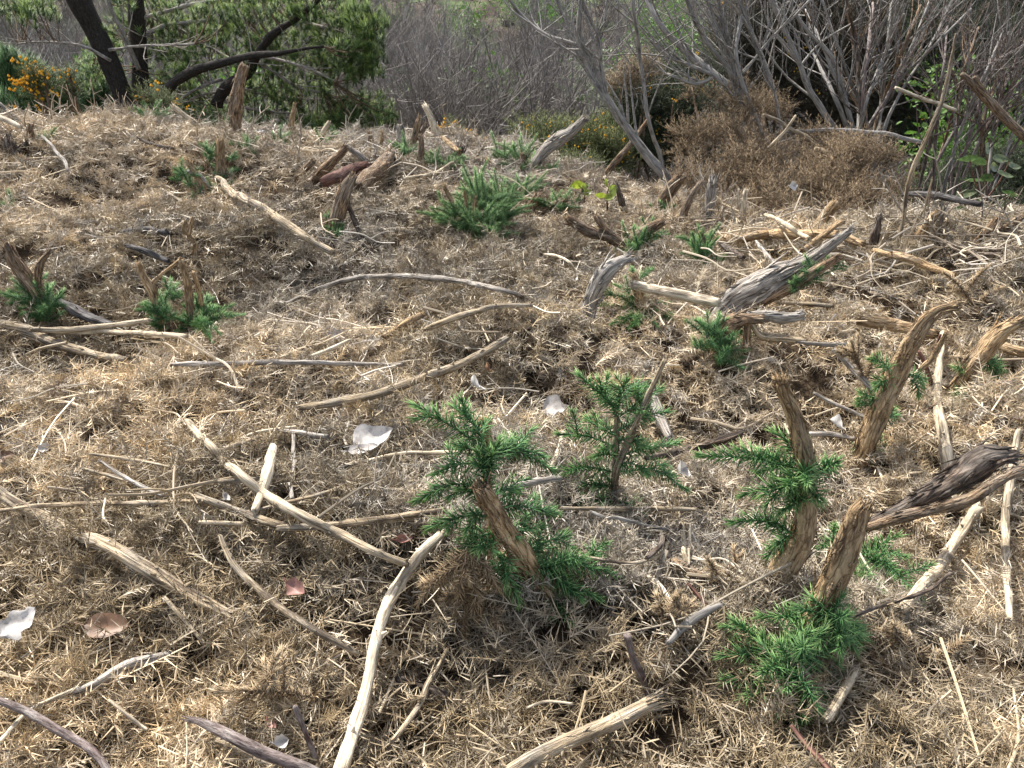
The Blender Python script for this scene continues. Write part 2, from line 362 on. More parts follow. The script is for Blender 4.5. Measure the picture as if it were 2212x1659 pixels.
# ------------------------------------------------------------------ litter of dead gorse (scattered)
def scatter(name, protos, P, rot, scl, idx, tint, label, cat):
    me = bpy.data.meshes.new(name); me.vertices.add(len(P)); me.vertices.foreach_set('co', np.asarray(P, float).ravel())
    a = me.attributes.new('rot', 'FLOAT_VECTOR', 'POINT'); a.data.foreach_set('vector', np.asarray(rot, float).ravel())
    a = me.attributes.new('scl', 'FLOAT', 'POINT'); a.data.foreach_set('value', np.asarray(scl, float))
    a = me.attributes.new('idx', 'INT', 'POINT'); a.data.foreach_set('value', np.asarray(idx, np.int32))
    a = me.attributes.new('tint', 'FLOAT_VECTOR', 'POINT'); a.data.foreach_set('vector', np.asarray(tint, float).ravel())
    o = bpy.data.objects.new(name, me); COL.objects.link(o); tag(o, label, cat, kind='stuff')
    ng = bpy.data.node_groups.new(name, 'GeometryNodeTree')
    ng.interface.new_socket('Geometry', in_out='INPUT', socket_type='NodeSocketGeometry')
    ng.interface.new_socket('Geometry', in_out='OUTPUT', socket_type='NodeSocketGeometry')
    N = ng.nodes; L = ng.links.new
    gi = N.new('NodeGroupInput'); go = N.new('NodeGroupOutput'); iop = N.new('GeometryNodeInstanceOnPoints'); jn = N.new('GeometryNodeJoinGeometry')
    for p in protos:
        oi = N.new('GeometryNodeObjectInfo'); oi.inputs['Object'].default_value = p; oi.inputs['As Instance'].default_value = True
        L(oi.outputs['Geometry'], jn.inputs[0])
    def na(nm, ty):
        n = N.new('GeometryNodeInputNamedAttribute'); n.data_type = ty; n.inputs['Name'].default_value = nm; return n.outputs['Attribute']
    e2r = N.new('FunctionNodeEulerToRotation'); L(na('rot', 'FLOAT_VECTOR'), e2r.inputs[0])
    L(gi.outputs[0], iop.inputs['Points']); L(jn.outputs[0], iop.inputs['Instance']); iop.inputs['Pick Instance'].default_value = True
    L(na('idx', 'INT'), iop.inputs['Instance Index']); L(e2r.outputs[0], iop.inputs['Rotation']); L(na('scl', 'FLOAT'), iop.inputs['Scale'])
    L(iop.outputs[0], go.inputs[0])
    md = o.modifiers.new('scatter', 'NODES'); md.node_group = ng
    return o
def proto(name, mb, m, smooth=False):
    me = mb.mesh(name, smooth); me.materials.append(m); return bpy.data.objects.new(name, me)

def spray_proto(i):
    """a flattened dead gorse twig: stem, side twigs, spines all round, lying along x"""
    mb = MB(); r_ = random.Random(i)
    def axis(o, d, ln, n, sl):
        ts = np.linspace(.04, 1, n); d = np.array(d) / np.linalg.norm(d)
        cur = np.array([r_.uniform(-.3, .3), r_.uniform(-.3, .3), r_.uniform(-.12, .2)])
        C = np.array(o) + ts[:, None] * ln * d + (ts ** 2)[:, None] * ln * .5 * cur
        tn = unit(np.gradient(C, axis=0)); U, W = frames(tn)
        tubep = catmull(C, 6); 
        thin(mb, tubep, .0013 * (1 if ln > .06 else .7))
        a = rng.random(n) * 6.283
        out = np.cos(a)[:, None] * U + np.sin(a)[:, None] * W
        D = unit(out + tn * rng.uniform(.1, 1.0, (n, 1)))
        D[-1] = tn[-1]
        spines(mb, C, D, sl * rng.uniform(.6, 1.25, n), sl * rng.uniform(.075, .115, n), .1, two=False)
        return C, tn
    ln = r_.uniform(.08, .14)
    C, tn = axis((-ln / 2, 0, 0), (1, 0, 0), ln, 38, .0225)
    for k in range(r_.randint(3, 6)):
        q = r_.randint(2, 22); sd = r_.choice((-1, 1))
        axis(C[q], tn[q] * r_.uniform(.6, 1.2) + np.array([0, sd * r_.uniform(.5, 1), r_.uniform(-.2, .4)]), r_.uniform(.02, .05), r_.randint(11, 17), .0195)
    return proto('gorse_spray', mb, M_LITTER)
def thin(mb, P, r, r1=None, sides=3):
    P = np.asarray(P, float); n = len(P); T = unit(np.gradient(P, axis=0)); U, W = frames(T)
    rr = np.linspace(r, r1 if r1 is not None else r * .5, n)[:, None]
    a = np.arange(sides) * 6.283 / sides
    V = np.stack([P + rr * (math.cos(x) * U + math.sin(x) * W) for x in a], 1).reshape(-1, 3)
    i = np.arange(n - 1)[:, None] * sides; j = np.arange(sides)[None]
    q = np.stack([i + j, i + (j + 1) % sides, i + sides + (j + 1) % sides, i + sides + j], -1).reshape(-1, 4)
    mb.add(V, q, t=np.full(len(V), .35), g=np.zeros(len(V)))
def heap_proto(i):
    mb = MB(); n = 34
    O = np.stack([rng.normal(0, .028, n), rng.normal(0, .028, n), rng.uniform(-.004, .012, n)], 1)
    a = rng.random(n) * 6.283; D = np.stack([np.cos(a), np.sin(a), rng.normal(0, .3, n)], 1)
    spines(mb, O, D, rng.uniform(.015, .04, n), rng.uniform(.0014, .0026, n), .12, two=True)
    return proto('loose_spines', mb, M_LITTER)
def straw_proto(i):
    mb = MB(); r_ = random.Random(i + 50)
    ln = r_.uniform(.06, .16)
    P = catmull([(-ln / 2, 0, 0), (-ln * .1, r_.uniform(-.01, .01), r_.uniform(0, .008)), (ln / 2, r_.uniform(-.014, .014), r_.uniform(-.004, .012))], 7)
    w = r_.choice((.0011, .0016, .0026))
    thin(mb, P, w, w * .7, 5)
    if r_.random() < .5:
        q = P[3]; thin(mb, catmull([q, q + np.array([ln * .18, r_.choice((-1, 1)) * ln * .2, .006])], 3), w * .6, w * .3, 4)
    return proto('dead_straw', mb, M_LITTER)

TANS = np.array([(.46, .35, .205), (.42, .305, .165), (.47, .33, .145), (.36, .30, .225), (.31, .265, .215), (.27, .195, .115), (.17, .115, .07), (.54, .44, .29)])
def wedge(n, d0, d1, marg=1.18, pw=1.0):
    """random spots on the clearing seen by the camera and a little to each side; density falls as 1/distance"""
    u = rng.random(n); d = d0 + (d1 - d0) * u ** pw
    x = (rng.random(n) * 2 - 1) * (.66 * d * marg + .25)
    return x, d
def tints(x, y, n, pr):
    base = TANS[rng.choice(len(TANS), n, p=pr)]
    gold = np.clip(vnoise(x * 1.3, y * 1.3, 41) * 2.2, 0, 1)[:, None]; grey = np.clip(vnoise(x * 1.6 + 9, y * 1.6, 42) * 2.2, 0, 1)[:, None]
    base = base * (1 - .5 * gold) + .5 * gold * np.array([.46, .31, .125])
    lum = base.mean(1, keepdims=True); base = base * .55 + .45 * lum * np.array([1.05, 1.0, .87])
    far = sstep(2.6, 4.6, y)[:, None]
    rot_ = np.clip(.5 + 2.4 * (vnoise(x * 1.7 + 4, y * 1.7, 47) + .6 * vnoise(x * 4.3, y * 4.3, 48)), 0, 1)[:, None]      # older, browner rotting patches
    base = base * (1 - rot_ * .45 * np.array([.96, .97, 1.0]))
    base = base * (1 - .5 * grey) + .5 * grey * lum * np.array([1.06, 1.0, .9])
    base = base * (1 - .3 * far) + .3 * far * lum * np.array([1.12, .98, .82])
    return base * rng.uniform(.78, 1.28, (n, 1)) * 1.62
PRS = np.array([.22, .2, .14, .14, .1, .1, .04, .06])
def litter():
    sp = [spray_proto(i) for i in range(9)]; hp = [heap_proto(i) for i in range(5)]; st = [straw_proto(i) for i in range(8)]
    n = 29000
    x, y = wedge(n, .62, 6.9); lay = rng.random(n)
    keep = (y < 6.4 - 1.15 * sstep(-.2, .9, x) - .4 * sstep(.8, 1.5, x) - .5 * sstep(-1.2, -2.6, x) + .3 * vnoise(x, y, 9) * 3)
    x, y, lay = x[keep], y[keep], lay[keep]; n = len(x)
    kk = rng.random(n) < np.clip(.98 + 2.6 * (vnoise(x * 5, y * 5, 44) + .6 * vnoise(x * 11, y * 11, 45)), .25, 1)
    x, y, lay = x[kk], y[kk], lay[kk]; n = len(x)
    open_ = vnoise(x * 5, y * 5, 44) + .6 * vnoise(x * 11, y * 11, 45)
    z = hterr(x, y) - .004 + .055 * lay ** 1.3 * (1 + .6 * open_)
    rot = np.stack([rng.normal(0, .35, n), rng.normal(0, .30, n), rng.random(n) * 6.283], 1)
    up = rng.random(n) < .2; rot[up, 1] = rng.uniform(-1.2, -.35, up.sum())
    far = sstep(1.5, 5, y)
    scl = rng.uniform(.75, 1.25, n) * (1 + .35 * far)
    t = tints(x, y, n, PRS) * (.55 + .45 * np.clip(lay * 2, 0, 1))[:, None]  # sprays low in the mat tinted darker, shade between layers put into the colour
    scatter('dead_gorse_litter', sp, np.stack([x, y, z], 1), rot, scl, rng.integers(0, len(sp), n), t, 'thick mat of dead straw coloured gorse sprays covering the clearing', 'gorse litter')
    n = 3600
    x, y = wedge(n, .62, 6.6); y = np.minimum(y, 6.2 - 1.15 * sstep(-.2, .9, x) - .4 * sstep(.8, 1.5, x)) - .3 * rng.random(n); z = hterr(x, y) + .002 + .035 * rng.random(n)
    rot = np.stack([rng.normal(0, .25, n), rng.normal(0, .25, n), rng.random(n) * 6.283], 1)
    scatter('loose_spine_litter', hp, np.stack([x, y, z], 1), rot, rng.uniform(.8, 1.3, n) * (1 + .4 * sstep(1.5, 5, y)), rng.integers(0, len(hp), n), tints(x, y, n, PRS), 'loose fallen gorse spines sprinkled over the litter', 'spines')
    n = 1000
    x, y = wedge(n, .62, 6.4); y = np.minimum(y, 6.2 - 1.15 * sstep(-.2, .9, x) - .4 * sstep(.8, 1.5, x)) - .3 * rng.random(n); z = hterr(x, y) + .026 + .03 * rng.random(n)
    rot = np.stack([rng.normal(0, .2, n), rng.normal(0, .22, n), rng.random(n) * 6.283], 1)
    pr2 = np.array([.2, .1, .05, .2, .15, .05, .05, .2])
    scatter('dead_straw_litter', st, np.stack([x, y, z], 1), rot, rng.uniform(.6, 1.4, n) * (1 + .3 * sstep(1.5, 5, y)), rng.integers(0, len(st), n), tints(x, y, n, pr2) * 1.1, 'short pale dead stalks strewn through the litter', 'straw')
    # longer dead twigs, thickest among the stakes at right
    tp = []
    for i in range(8):
        mb = MB(); r_ = random.Random(i + 90); ln = r_.uniform(.16, .34)
        P = catmull([(-ln / 2, 0, 0), (-ln * .12, r_.uniform(-.03, .03), r_.uniform(0, .015)), (ln * .2, r_.uniform(-.02, .02), 0), (ln / 2, r_.uniform(-.04, .04), r_.uniform(-.01, .03))], 10); w = r_.uniform(.0018, .0045)
        thin(mb, P, w, w * .55, 6)
        if i % 2: thin(mb, catmull([P[5], P[5] + np.array([ln * .15, ln * .14, .02]), P[5] + np.array([ln * .34, ln * .2, .03])], 5), w * .6, w * .3, 5)
        tp.append(proto('dead_twig', mb, M_LITTER))
    n = 130; x, y = wedge(n, .9, 5.6); n2 = 110
    Q = np.array([hit(random.uniform(1520, 2180), random.uniform(430, 640))[0] for _ in range(n2)]); n3 = 40
    Q2 = np.array([hit(random.uniform(640, 1500), random.uniform(330, 480))[0] for _ in range(n3)])
    x = np.concatenate([x, Q[:, 0], Q2[:, 0]]); y = np.concatenate([y, Q[:, 1], Q2[:, 1]]); n = len(x)
    z = hterr(x, y) + .04 + .03 * rng.random(n) + .03 * (np.arange(n) > 130)
    rot = np.stack([rng.normal(0, .3, n), rng.normal(0, .22, n), rng.random(n) * 6.283], 1)
    scatter('dead_twig_litter', tp, np.stack([x, y, z], 1), rot, rng.uniform(.6, 1.3, n), rng.integers(0, 8, n), tints(x, y, n, np.array([.2, .1, .03, .22, .15, .1, .1, .1])) * .95, 'thin dead twigs and stalks strewn through the litter', 'twigs')
    n = 1500; y = 28 + 34 * rng.random(n); x = (rng.random(n) * 2 - 1) * .75 * y
    bt = np.array([(.10, .07, .05), (.15, .11, .08), (.075, .055, .045), (.10, .10, .05)])[rng.integers(0, 4, n)] * rng.uniform(.7, 1.3, (n, 1))
    scatter('dead_bracken', sp, np.stack([x, y, hterr(x, y, 0) + .1], 1), np.stack([rng.normal(0, .4, n), rng.normal(-.4, .5, n), rng.random(n) * 6.28], 1), rng.uniform(7, 13, n), rng.integers(0, 9, n), bt, 'brown dead bracken on the far hillside', 'bracken')
litter()
# ------------------------------------------------------------------ dead wood: traced pieces set on the ground
TG = .5 * 1.022 ** np.arange(235)
def hitv(px, py, lift=0.0):
    px = np.asarray(px, float); py = np.asarray(py, float); lift = np.broadcast_to(lift, px.shape)
    D = np.stack([px - 1106, FOC * CP - (py - 829.5) * SP, -FOC * SP - (py - 829.5) * CP], -1) / FOC
    def gap(t): return CAM_H + D[:, 2:3] * t - hterr(D[:, 0:1] * t, D[:, 1:2] * t, 0) - lift[:, None]
    below = gap(TG[None] + 0 * px[:, None]) <= 0
    k = np.where(below.any(1), below.argmax(1), len(TG) - 1); lo = TG[np.maximum(k - 1, 0)]; hi = TG[k]
    for _ in range(12):
        m = (lo + hi) / 2; b = gap(m[:, None])[:, 0] <= 0
        hi = np.where(b, m, hi); lo = np.where(b, lo, m)
    return D * hi[:, None] + np.array([0, 0, CAM_H]), hi
SEED = [0]
def nxt(): SEED[0] += 1; return SEED[0]
G_B = 'dead branches lying on the gorse litter'; G_S = 'cut gorse stumps standing in the clearing'; G_L = 'fallen dead leaves'
def smooth1(a, k=3):
    for _ in range(k): a = np.convolve(np.pad(a, 1, 'edge'), [.25, .5, .25], 'valid')
    return a
def lie(name, label, m, nodes, fray=(.4, .4), cat='branch', up=0.0, group=G_B, arch=0.0, knots=0):
    """a branch lying on the litter"""
    N = np.array([n[:3] for n in nodes], float); N[:, 2] *= .43; N = taper(N, fray[0] > .25, fray[1] > .25)
    seg = np.linalg.norm(np.diff(N[:, :2], axis=0), axis=1).sum()
    n = int(np.clip(seg / 5, 12, 130)); S = catmull(N, n); w = np.maximum(S[:, 2], .8)
    P, t = hitv(S[:, 0], S[:, 1]); r = w / FOC * t
    lift = hterr(P[:, 0], P[:, 1], 1) - hterr(P[:, 0], P[:, 1], 0) + .026 + .45 * r
    lift = smooth1(np.maximum(lift, .022 + .4 * r), 6) + .024 + up + arch * np.sin(np.linspace(0, math.pi, n))
    P, t = hitv(S[:, 0], S[:, 1], lift); P[:, 1] = smooth1(P[:, 1], 2); r = w / FOC * t
    mb = MB(); s = nxt()
    tube(mb, P, r, sides=18 if r.mean() > .006 else 9, fray=fray, seed=s, wob=.035, ridge=.10 if m in ('pale', 'white', 'straw', 'purple') else .16)
    if m not in ('purple', 'smooth', 'red', 'white') and len(P) > 8: flakes(mb, P, r, int(6 + seg * .05), s)
    if m in ('straw', 'pale', 'white') and seg > 90: knots = max(knots, int(seg / 38))
    if knots:
        for q in np.random.default_rng(s).integers(2, n - 2, knots):
            a = np.random.default_rng(s + int(q)).normal(size=3); d = unit(a[None])[0]
            kp = np.array([P[q] + d * r[q] * .5, P[q] + d * r[q] * 1.25, P[q] + d * r[q] * 1.9])
            tube(mb, kp, r[q] * np.array([.45, .3, .16]), sides=6, seed=s)
    base = P.mean(0)
    mb.V = [v - base for v in mb.V]
    return tag(mb.obj(name, WOOD[m], loc=base), label, cat, group)

def shoot_mesh(A, B, sl, dens=1.0, sag=.12, g0=0.0, side=0, w=.068, two=True, axis=True):
    mb = MB(); A = np.asarray(A, float); B = np.asarray(B, float); ln = np.linalg.norm(B - A)
    def one(A, B, sl, n):
        v = B - A; l = np.linalg.norm(v); mid = A + v * .5 + np.array([0, 0, 1.]) * l * sag * rng.uniform(.3, 1.3) + rng.normal(0, .04 * l, 3)
        C = catmull([A, mid, B], max(n, 6)); T = unit(np.gradient(C, axis=0)); U, W = frames(T)
        f = np.linspace(0, 1, len(C)); a = np.arange(len(C)) * 2.4 + rng.normal(0, .35, len(C))
        O = np.cos(a)[:, None] * U + np.sin(a)[:, None] * W
        D = unit(O * (1 - .55 * f[:, None] ** 3) + T * (rng.uniform(.2, .75, (len(C), 1)) + .9 * f[:, None] ** 4))
        L = sl * rng.uniform(.7, 1.15, len(C)) * (1 - .35 * f ** 3) * np.clip(.55 + f * 3, 0, 1)
        spines(mb, C, D, L, sl * w * rng.uniform(.8, 1.25, len(C)), .13, two=two, g=g0 + .22 * f ** 2 + rng.normal(0, .06, len(C)))
        # young tuft at the point
        k = 7; O2 = np.repeat(C[-1:], k, 0); D2 = T[-1] + rng.normal(0, .33, (k, 3))
        spines(mb, O2, D2, sl * rng.uniform(.5, .85, k), sl * w, .1, two=two, g=g0 + .3)
        if axis: thin(mb, C[::max(1, len(C) // 10)], sl * .07, sl * .04)
        return C, T
    n = int(ln * 1500 * dens * (.022 / sl))
    C, T = one(A, B, sl, n)
    for k in range(side):
        q = int(len(C) * random.uniform(.15, .75)); d = unit((T[q] * .9 + rng.normal(0, .55, 3))[None])[0]
        l2 = ln * random.uniform(.22, .42); one(C[q], C[q] + d * l2, sl * .85, int(l2 * 1500 * dens * (.022 / sl)))
    return mb
def fan_mesh(C, rad, n, sl, up=.7, dens=1.0, w=.062, flat=1.0):
    """a bushy tuft of short shoots round a point"""
    mb = MB()
    for k in range(n):
        d = rng.normal(size=3); d[2] = abs(d[2]) * flat + up * .4 - .15; d = unit(d[None])[0]
        l = rad * rng.uniform(.65, 1.2); o = np.asarray(C) + d * rad * .1 + rng.normal(0, rad * .12, 3)
        e = o + d * l; o[2] = max(o[2], hterr(o[0], o[1]) + .015); e[2] = max(e[2], hterr(e[0], e[1]) + .03)
        s = shoot_mesh(o, e, sl, dens, .05, g0=rng.normal(-.04, .07), two=False, w=w)
        for V in s.V: pass
        off = mb.n
        mb.V += s.V; mb.Q += [q + off for q in s.Q]; mb.T += [t + off for t in s.T]
        for kk, parts in s.A.items(): mb.A.setdefault(kk, []).extend((n0 + off, v) for n0, v in parts)
        mb.n += s.n
    return mb
def rebase(mb, b): mb.V = [v - b for v in mb.V]; return mb

def stump(label, m, strands, shoots=(), fans=(), name='gorse_stump', cat='stump', group=G_S, sl=.033, fray=(0, .7), green=None, sink=.05, depth=None, side=2, g0=0.0, mats=None, dens=.8):
    """a standing stump: strands of wood (first one rooted), green shoots and bushy tufts as its parts"""
    bx, by = strands[0][0][:2]
    if depth: B = at_depth(bx, by, depth)
    else: B, _ = hit(bx, by, .01, 0)
    Y = B[1]
    def pt(x, y, dy=0.0): return at_depth(x, y, Y + dy)
    simple = len(strands) == 1 and not shoots and not fans
    root = None if simple else empty(name, B, label, cat, group)
    for si, st in enumerate(strands):
        N = np.array([(n[0], n[1], n[2] * .44, n[3] if len(n) > 3 else 0.) for n in st], float); N = taper(N, False, fray[1] > .25)
        seg = np.linalg.norm(np.diff(N[:, :2], axis=0), axis=1).sum()
        n = int(np.clip(seg / 4, 10, 110)); S = catmull(N, n)
        P = np.array([pt(a, b, d) for a, b, _, d in S]); r = np.maximum(S[:, 2], .8) / FOC * np.linalg.norm(P - [0, 0, CAM_H], axis=1)
        if si == 0:
            k = P[0] - (P[min(3, n - 1)] - P[0]) * .6; k[2] = min(k[2], P[0][2] - sink)
            P = np.vstack([k, P]); r = np.concatenate([[r[0] * 1.12], r])
        mb = MB(); tube(mb, P, r, sides=22 if r.max() > .012 else 11, fray=fray, seed=nxt(), ridge=.2, wob=.05, lump=.12)
        if m not in ('purple', 'smooth', 'red') and len(P) > 8: flakes(mb, P, r, int(14 + seg * .2), si + n)
        mm = WOOD[mats[si] if mats else m]
        o = rebase(mb, B).obj(name if simple else 'stem', mm, None if simple else root, loc=B if simple else None)
        if simple: root = tag(o, label, cat, group)
    gm = green or M_GREEN
    for s in shoots:
        (x0, y0), (x1, y1) = s[0], s[1]; dy = s[2] if len(s) > 2 else rng.normal(0, .03)
        k = np.linalg.norm(pt(x0, y0) - [0, 0, CAM_H]) / FOC
        A, Bp = pt(x0, y0, 0), pt(x1, y1, dy)
        if Bp[2] < hterr(Bp[0], Bp[1]) + .03: Bp = hit(x1, y1, .035, 0)[0]
        if A[2] < hterr(A[0], A[1]) + .01: A = hit(x0, y0, .02, 0)[0]
        rebase(shoot_mesh(A, Bp, sl, dens, .1, g0=g0 + rng.normal(0, .05), side=side), B).obj('green_shoot', gm, root)
    for f in fans:
        x, y, rp, n = f[:4]; dy = f[4] if len(f) > 4 else 0
        C = pt(x, y, dy); k = np.linalg.norm(C - [0, 0, CAM_H]) / FOC
        rebase(fan_mesh(C, rp * k, n, f[5] if len(f) > 5 else sl), B).obj('green_shoots', gm, root)
    return root

# ---- foreground stumps
stump('thick tan stump nearest the camera on the right, green tufts ringing its foot', 'tan',
      [[(1722, 1440, 46), (1738, 1390, 50), (1754, 1339, 54), (1780, 1288, 57), (1811, 1223, 57), (1838, 1156, 50), (1857, 1106, 40), (1864, 1094, 30)]],
      [((1770, 1335), (1652, 1332)), ((1775, 1340), (1720, 1375)), ((1790, 1340), (1845, 1400)), ((1800, 1345), (1872, 1385)), ((1790, 1330), (1770, 1390), -.05), ((1800, 1340), (1815, 1400), -.06),
       ((1700, 1450), (1565, 1415)), ((1700, 1440), (1590, 1345)), ((1710, 1455), (1570, 1470)), ((1710, 1470), (1618, 1505)), ((1720, 1470), (1722, 1565), -.08), ((1730, 1470), (1782, 1530), -.06),
       ((1730, 1460), (1812, 1488)), ((1715, 1470), (1682, 1535), -.09), ((1705, 1440), (1650, 1380)), ((1740, 1450), (1800, 1440)), ((1700, 1460), (1650, 1450), -.09), ((1725, 1460), (1750, 1500), -.1), ((1715, 1450), (1700, 1490), -.1)],
      fans=[(1708, 1440, 92, 9, -.05), (1790, 1345, 60, 5, -.02)])
stump('droopy green shoots hanging behind the nearest tan stump', 'tan', [[(1842, 1300, 8, .03), (1845, 1200, 7, .025)]],
      [((1840, 1215), (1938, 1158)), ((1848, 1205), (1988, 1292)), ((1845, 1215), (1868, 1285)), ((1835, 1200), (1755, 1192)), ((1850, 1210), (1930, 1235))], name='gorse_sprig', cat='gorse sprig', group=None, fray=(0, 0), depth=1.32)
stump('tall crooked tan stump with frayed grey top, one long feathery shoot pointing left', 'tan',
      [[(1650, 1312, 46), (1664, 1290, 52), (1686, 1239, 56), (1713, 1196, 56), (1733, 1156, 50), (1741, 1106, 42), (1743, 1060, 40), (1738, 990, 46), (1719, 905, 39), (1696, 850, 33), (1688, 826, 36)]],
      [((1735, 1015), (1518, 985)), ((1735, 1000), (1682, 938)), ((1742, 1045), (1802, 1000)), ((1735, 1060), (1612, 1066)), ((1740, 1065), (1690, 1105), -.05), ((1742, 1050), (1768, 1082), -.05),
       ((1720, 1155), (1588, 1128)), ((1715, 1150), (1660, 1198)), ((1735, 1020), (1700, 1050), -.06), ((1735, 1010), (1745, 1045), -.07), ((1730, 1000), (1640, 1020)), ((1735, 1030), (1660, 1085))])
stump('slanting tan stump with silvery splinters at its tip and tiny green tufts', 'tan',
      [[(1852, 1012, 36), (1860, 995, 40), (1878, 936, 45), (1908, 863, 48), (1938, 803, 46), (1968, 740, 40), (1998, 695, 34), (2028, 672, 26), (2060, 664, 12)],
       [(1985, 800, 10), (2012, 775, 13), (2030, 745, 12), (2042, 722, 8)]],
      [((1920, 800), (1886, 778)), ((1935, 815), (1895, 838), -.03), ((1960, 810), (1992, 832)), ((1895, 880), (1858, 872)), ((1875, 962), (1848, 978)), ((1908, 905), (1936, 898)), ((1968, 820), (1985, 852)), ((1890, 870), (1865, 850)), ((1885, 985), (1915, 965))], fray=(0, 1.0), side=1)
stump('leaning tan stump against the right edge with torn dark top', 'tan',
      [[(2058, 848, 30), (2066, 836, 32), (2094, 796, 35), (2128, 753, 36), (2164, 714, 32), (2192, 700, 16)]],
      [((2120, 770), (2168, 802)), ((2092, 805), (2066, 795)), ((2130, 780), (2162, 822)), ((2120, 780), (2140, 745)), ((2090, 850), (2070, 870))], fray=(0, 1.0), side=2)
stump('dark broken stub in the shade left of the right edge stump', 'brown', [[(1972, 930, 30), (1998, 898, 28), (2022, 880, 16)]])
stump('thick leaning stump in the centre foreground with blunt torn head amid green shoots', 'tan',
      [[(1204, 1300, 40), (1188, 1280, 46), (1148, 1233, 46), (1111, 1179, 48), (1081, 1133, 46), (1056, 1090, 46), (1040, 1062, 44, -.02)],
       [(1190, 1270, 22, .02), (1150, 1240, 26, .0), (1112, 1212, 22, -.01), (1092, 1198, 14)],
       [(1058, 1230, 20, .06), (1062, 1130, 22, .06), (1050, 1010, 22, .06), (1051, 950, 26, .06), (1048, 916, 22, .06)]],
      [((1045, 965), (898, 876), .08), ((1045, 955), (985, 880), .05), ((1050, 990), (1188, 1012), .06), ((1048, 1010), (942, 1022), .04), ((1045, 1050), (902, 1080), .02), ((1055, 1030), (1075, 960), .0), ((1055, 1060), (1035, 980), -.01),
       ((1040, 1110), (928, 1140), .02), ((1060, 1100), (1190, 1108), .06), ((1070, 1150), (1165, 1138), .04), ((1060, 1150), (982, 1200), .0), ((1130, 1230), (1358, 1252), .02), ((1140, 1220), (1325, 1212), .05),
       ((1130, 1210), (1222, 1158), .06), ((1110, 1240), (1112, 1318), -.02), ((1180, 1290), (1238, 1345), -.04), ((1070, 1190), (1118, 1295), -.05), ((1070, 1160), (1040, 1185), -.04), ((1055, 1080), (1000, 1060), .0),
       ((1060, 1110), (1010, 1140), -.02), ((1055, 1000), (1130, 960), .09), ((1130, 1220), (1250, 1285), .0), ((1150, 1235), (1290, 1290), .03), ((1060, 1210), (1090, 1270), -.03), ((1055, 985), (1000, 960), .05), ((1060, 1075), (1120, 1060), .06), ((1100, 1200), (1170, 1190), .07)],
      fray=(0, .9))
stump('slim stem with broad green sprays and a long leaning straw, right of centre', 'straw',
      [[(1326, 1112, 14, .015), (1330, 1010, 15, .02), (1332, 900, 13, .03), (1334, 872, 8, .025)],
       [(1322, 1112, 18), (1331, 1020, 18), (1361, 946, 17), (1398, 863, 14), (1436, 778, 11)]],
      [((1332, 880), (1252, 812)), ((1335, 885), (1352, 826)), ((1338, 900), (1425, 842), .05), ((1334, 930), (1440, 890), .05), ((1328, 965), (1212, 938), .04), ((1335, 985), (1460, 958), .04), ((1326, 1020), (1196, 1018), .02), ((1336, 1020), (1480, 1056), .01),
       ((1328, 1055), (1258, 1048), -.02), ((1326, 1085), (1256, 1086), -.02), ((1340, 1085), (1384, 1102), .02), ((1332, 900), (1295, 850), .05), ((1332, 940), (1270, 905), .06), ((1332, 950), (1385, 960), .0), ((1330, 985), (1290, 985), -.03), ((1334, 1000), (1395, 1020), -.03), ((1332, 870), (1390, 835), .06)], fray=(0, .2))
# ---- middle stumps
stump('forked left edge stump with dark green collar of shoots', 'brown',
      [[(92, 700, 26), (86, 645, 27), (56, 598, 28), (30, 562, 26), (22, 545, 22)], [(90, 650, 10), (83, 615, 13), (87, 572, 13), (105, 545, 9)]], fans=[(95, 668, 50, 16, -.02), (70, 640, 34, 8, .06), (95, 690, 36, 8, -.04)], sl=.027, fray=(0, 1))
stump('spiky topped stump with side fork and green tufts, left of its twin stem', 'tan',
      [[(345, 712, 20), (342, 683, 20), (330, 630, 20), (312, 600, 15), (301, 572, 12)], [(331, 612, 9), (352, 590, 8), (388, 560, 7)]], fans=[(350, 680, 46, 12, -.02), (365, 650, 34, 8, .05), (335, 700, 36, 7)], sl=.027, fray=(0, .8))
stump('twin stem stump with wide feathery green fan on its right', 'tan',
      [[(414, 715, 16), (412, 686, 17), (407, 620, 16), (391, 562, 13)], [(436, 660, 10, .03), (430, 630, 11, .03), (417, 588, 10, .025)]],
      shoots=[((425, 705), (522, 680)), ((425, 710), (505, 700)), ((420, 690), (470, 665)), ((420, 715), (460, 740), -.04), ((415, 705), (380, 720), -.03), ((430, 700), (500, 660), .06)], fans=[(432, 668, 30, 8, .05), (430, 705, 44, 10, 0)], sl=.027, fray=(0, .3))
stump('small stump propping a pale rod, ringed by long fanned green shoots', 'tan',
      [[(1388, 690, 22), (1384, 660, 22), (1376, 618, 22), (1370, 596, 16)]],
      shoots=[((1385, 670), (1292, 640)), ((1385, 675), (1300, 668)), ((1385, 680), (1320, 700)), ((1388, 685), (1360, 708), -.05), ((1390, 680), (1420, 705), -.04), ((1392, 675), (1450, 690)), ((1392, 668), (1445, 655), .05), ((1378, 610), (1365, 580), .04), ((1378, 610), (1408, 582), .05), ((1383, 660), (1330, 615), .06)], fans=[(1388, 678, 42, 10, .025)], sl=.024)
stump('curved bleached grey stump peeling at the bend', 'grey', [[(1268, 705, 34), (1268, 690, 36), (1277, 650, 36), (1293, 613, 44), (1314, 583, 40), (1336, 567, 26), (1352, 560, 12)]], fray=(0, .9), name='bleached_stump')
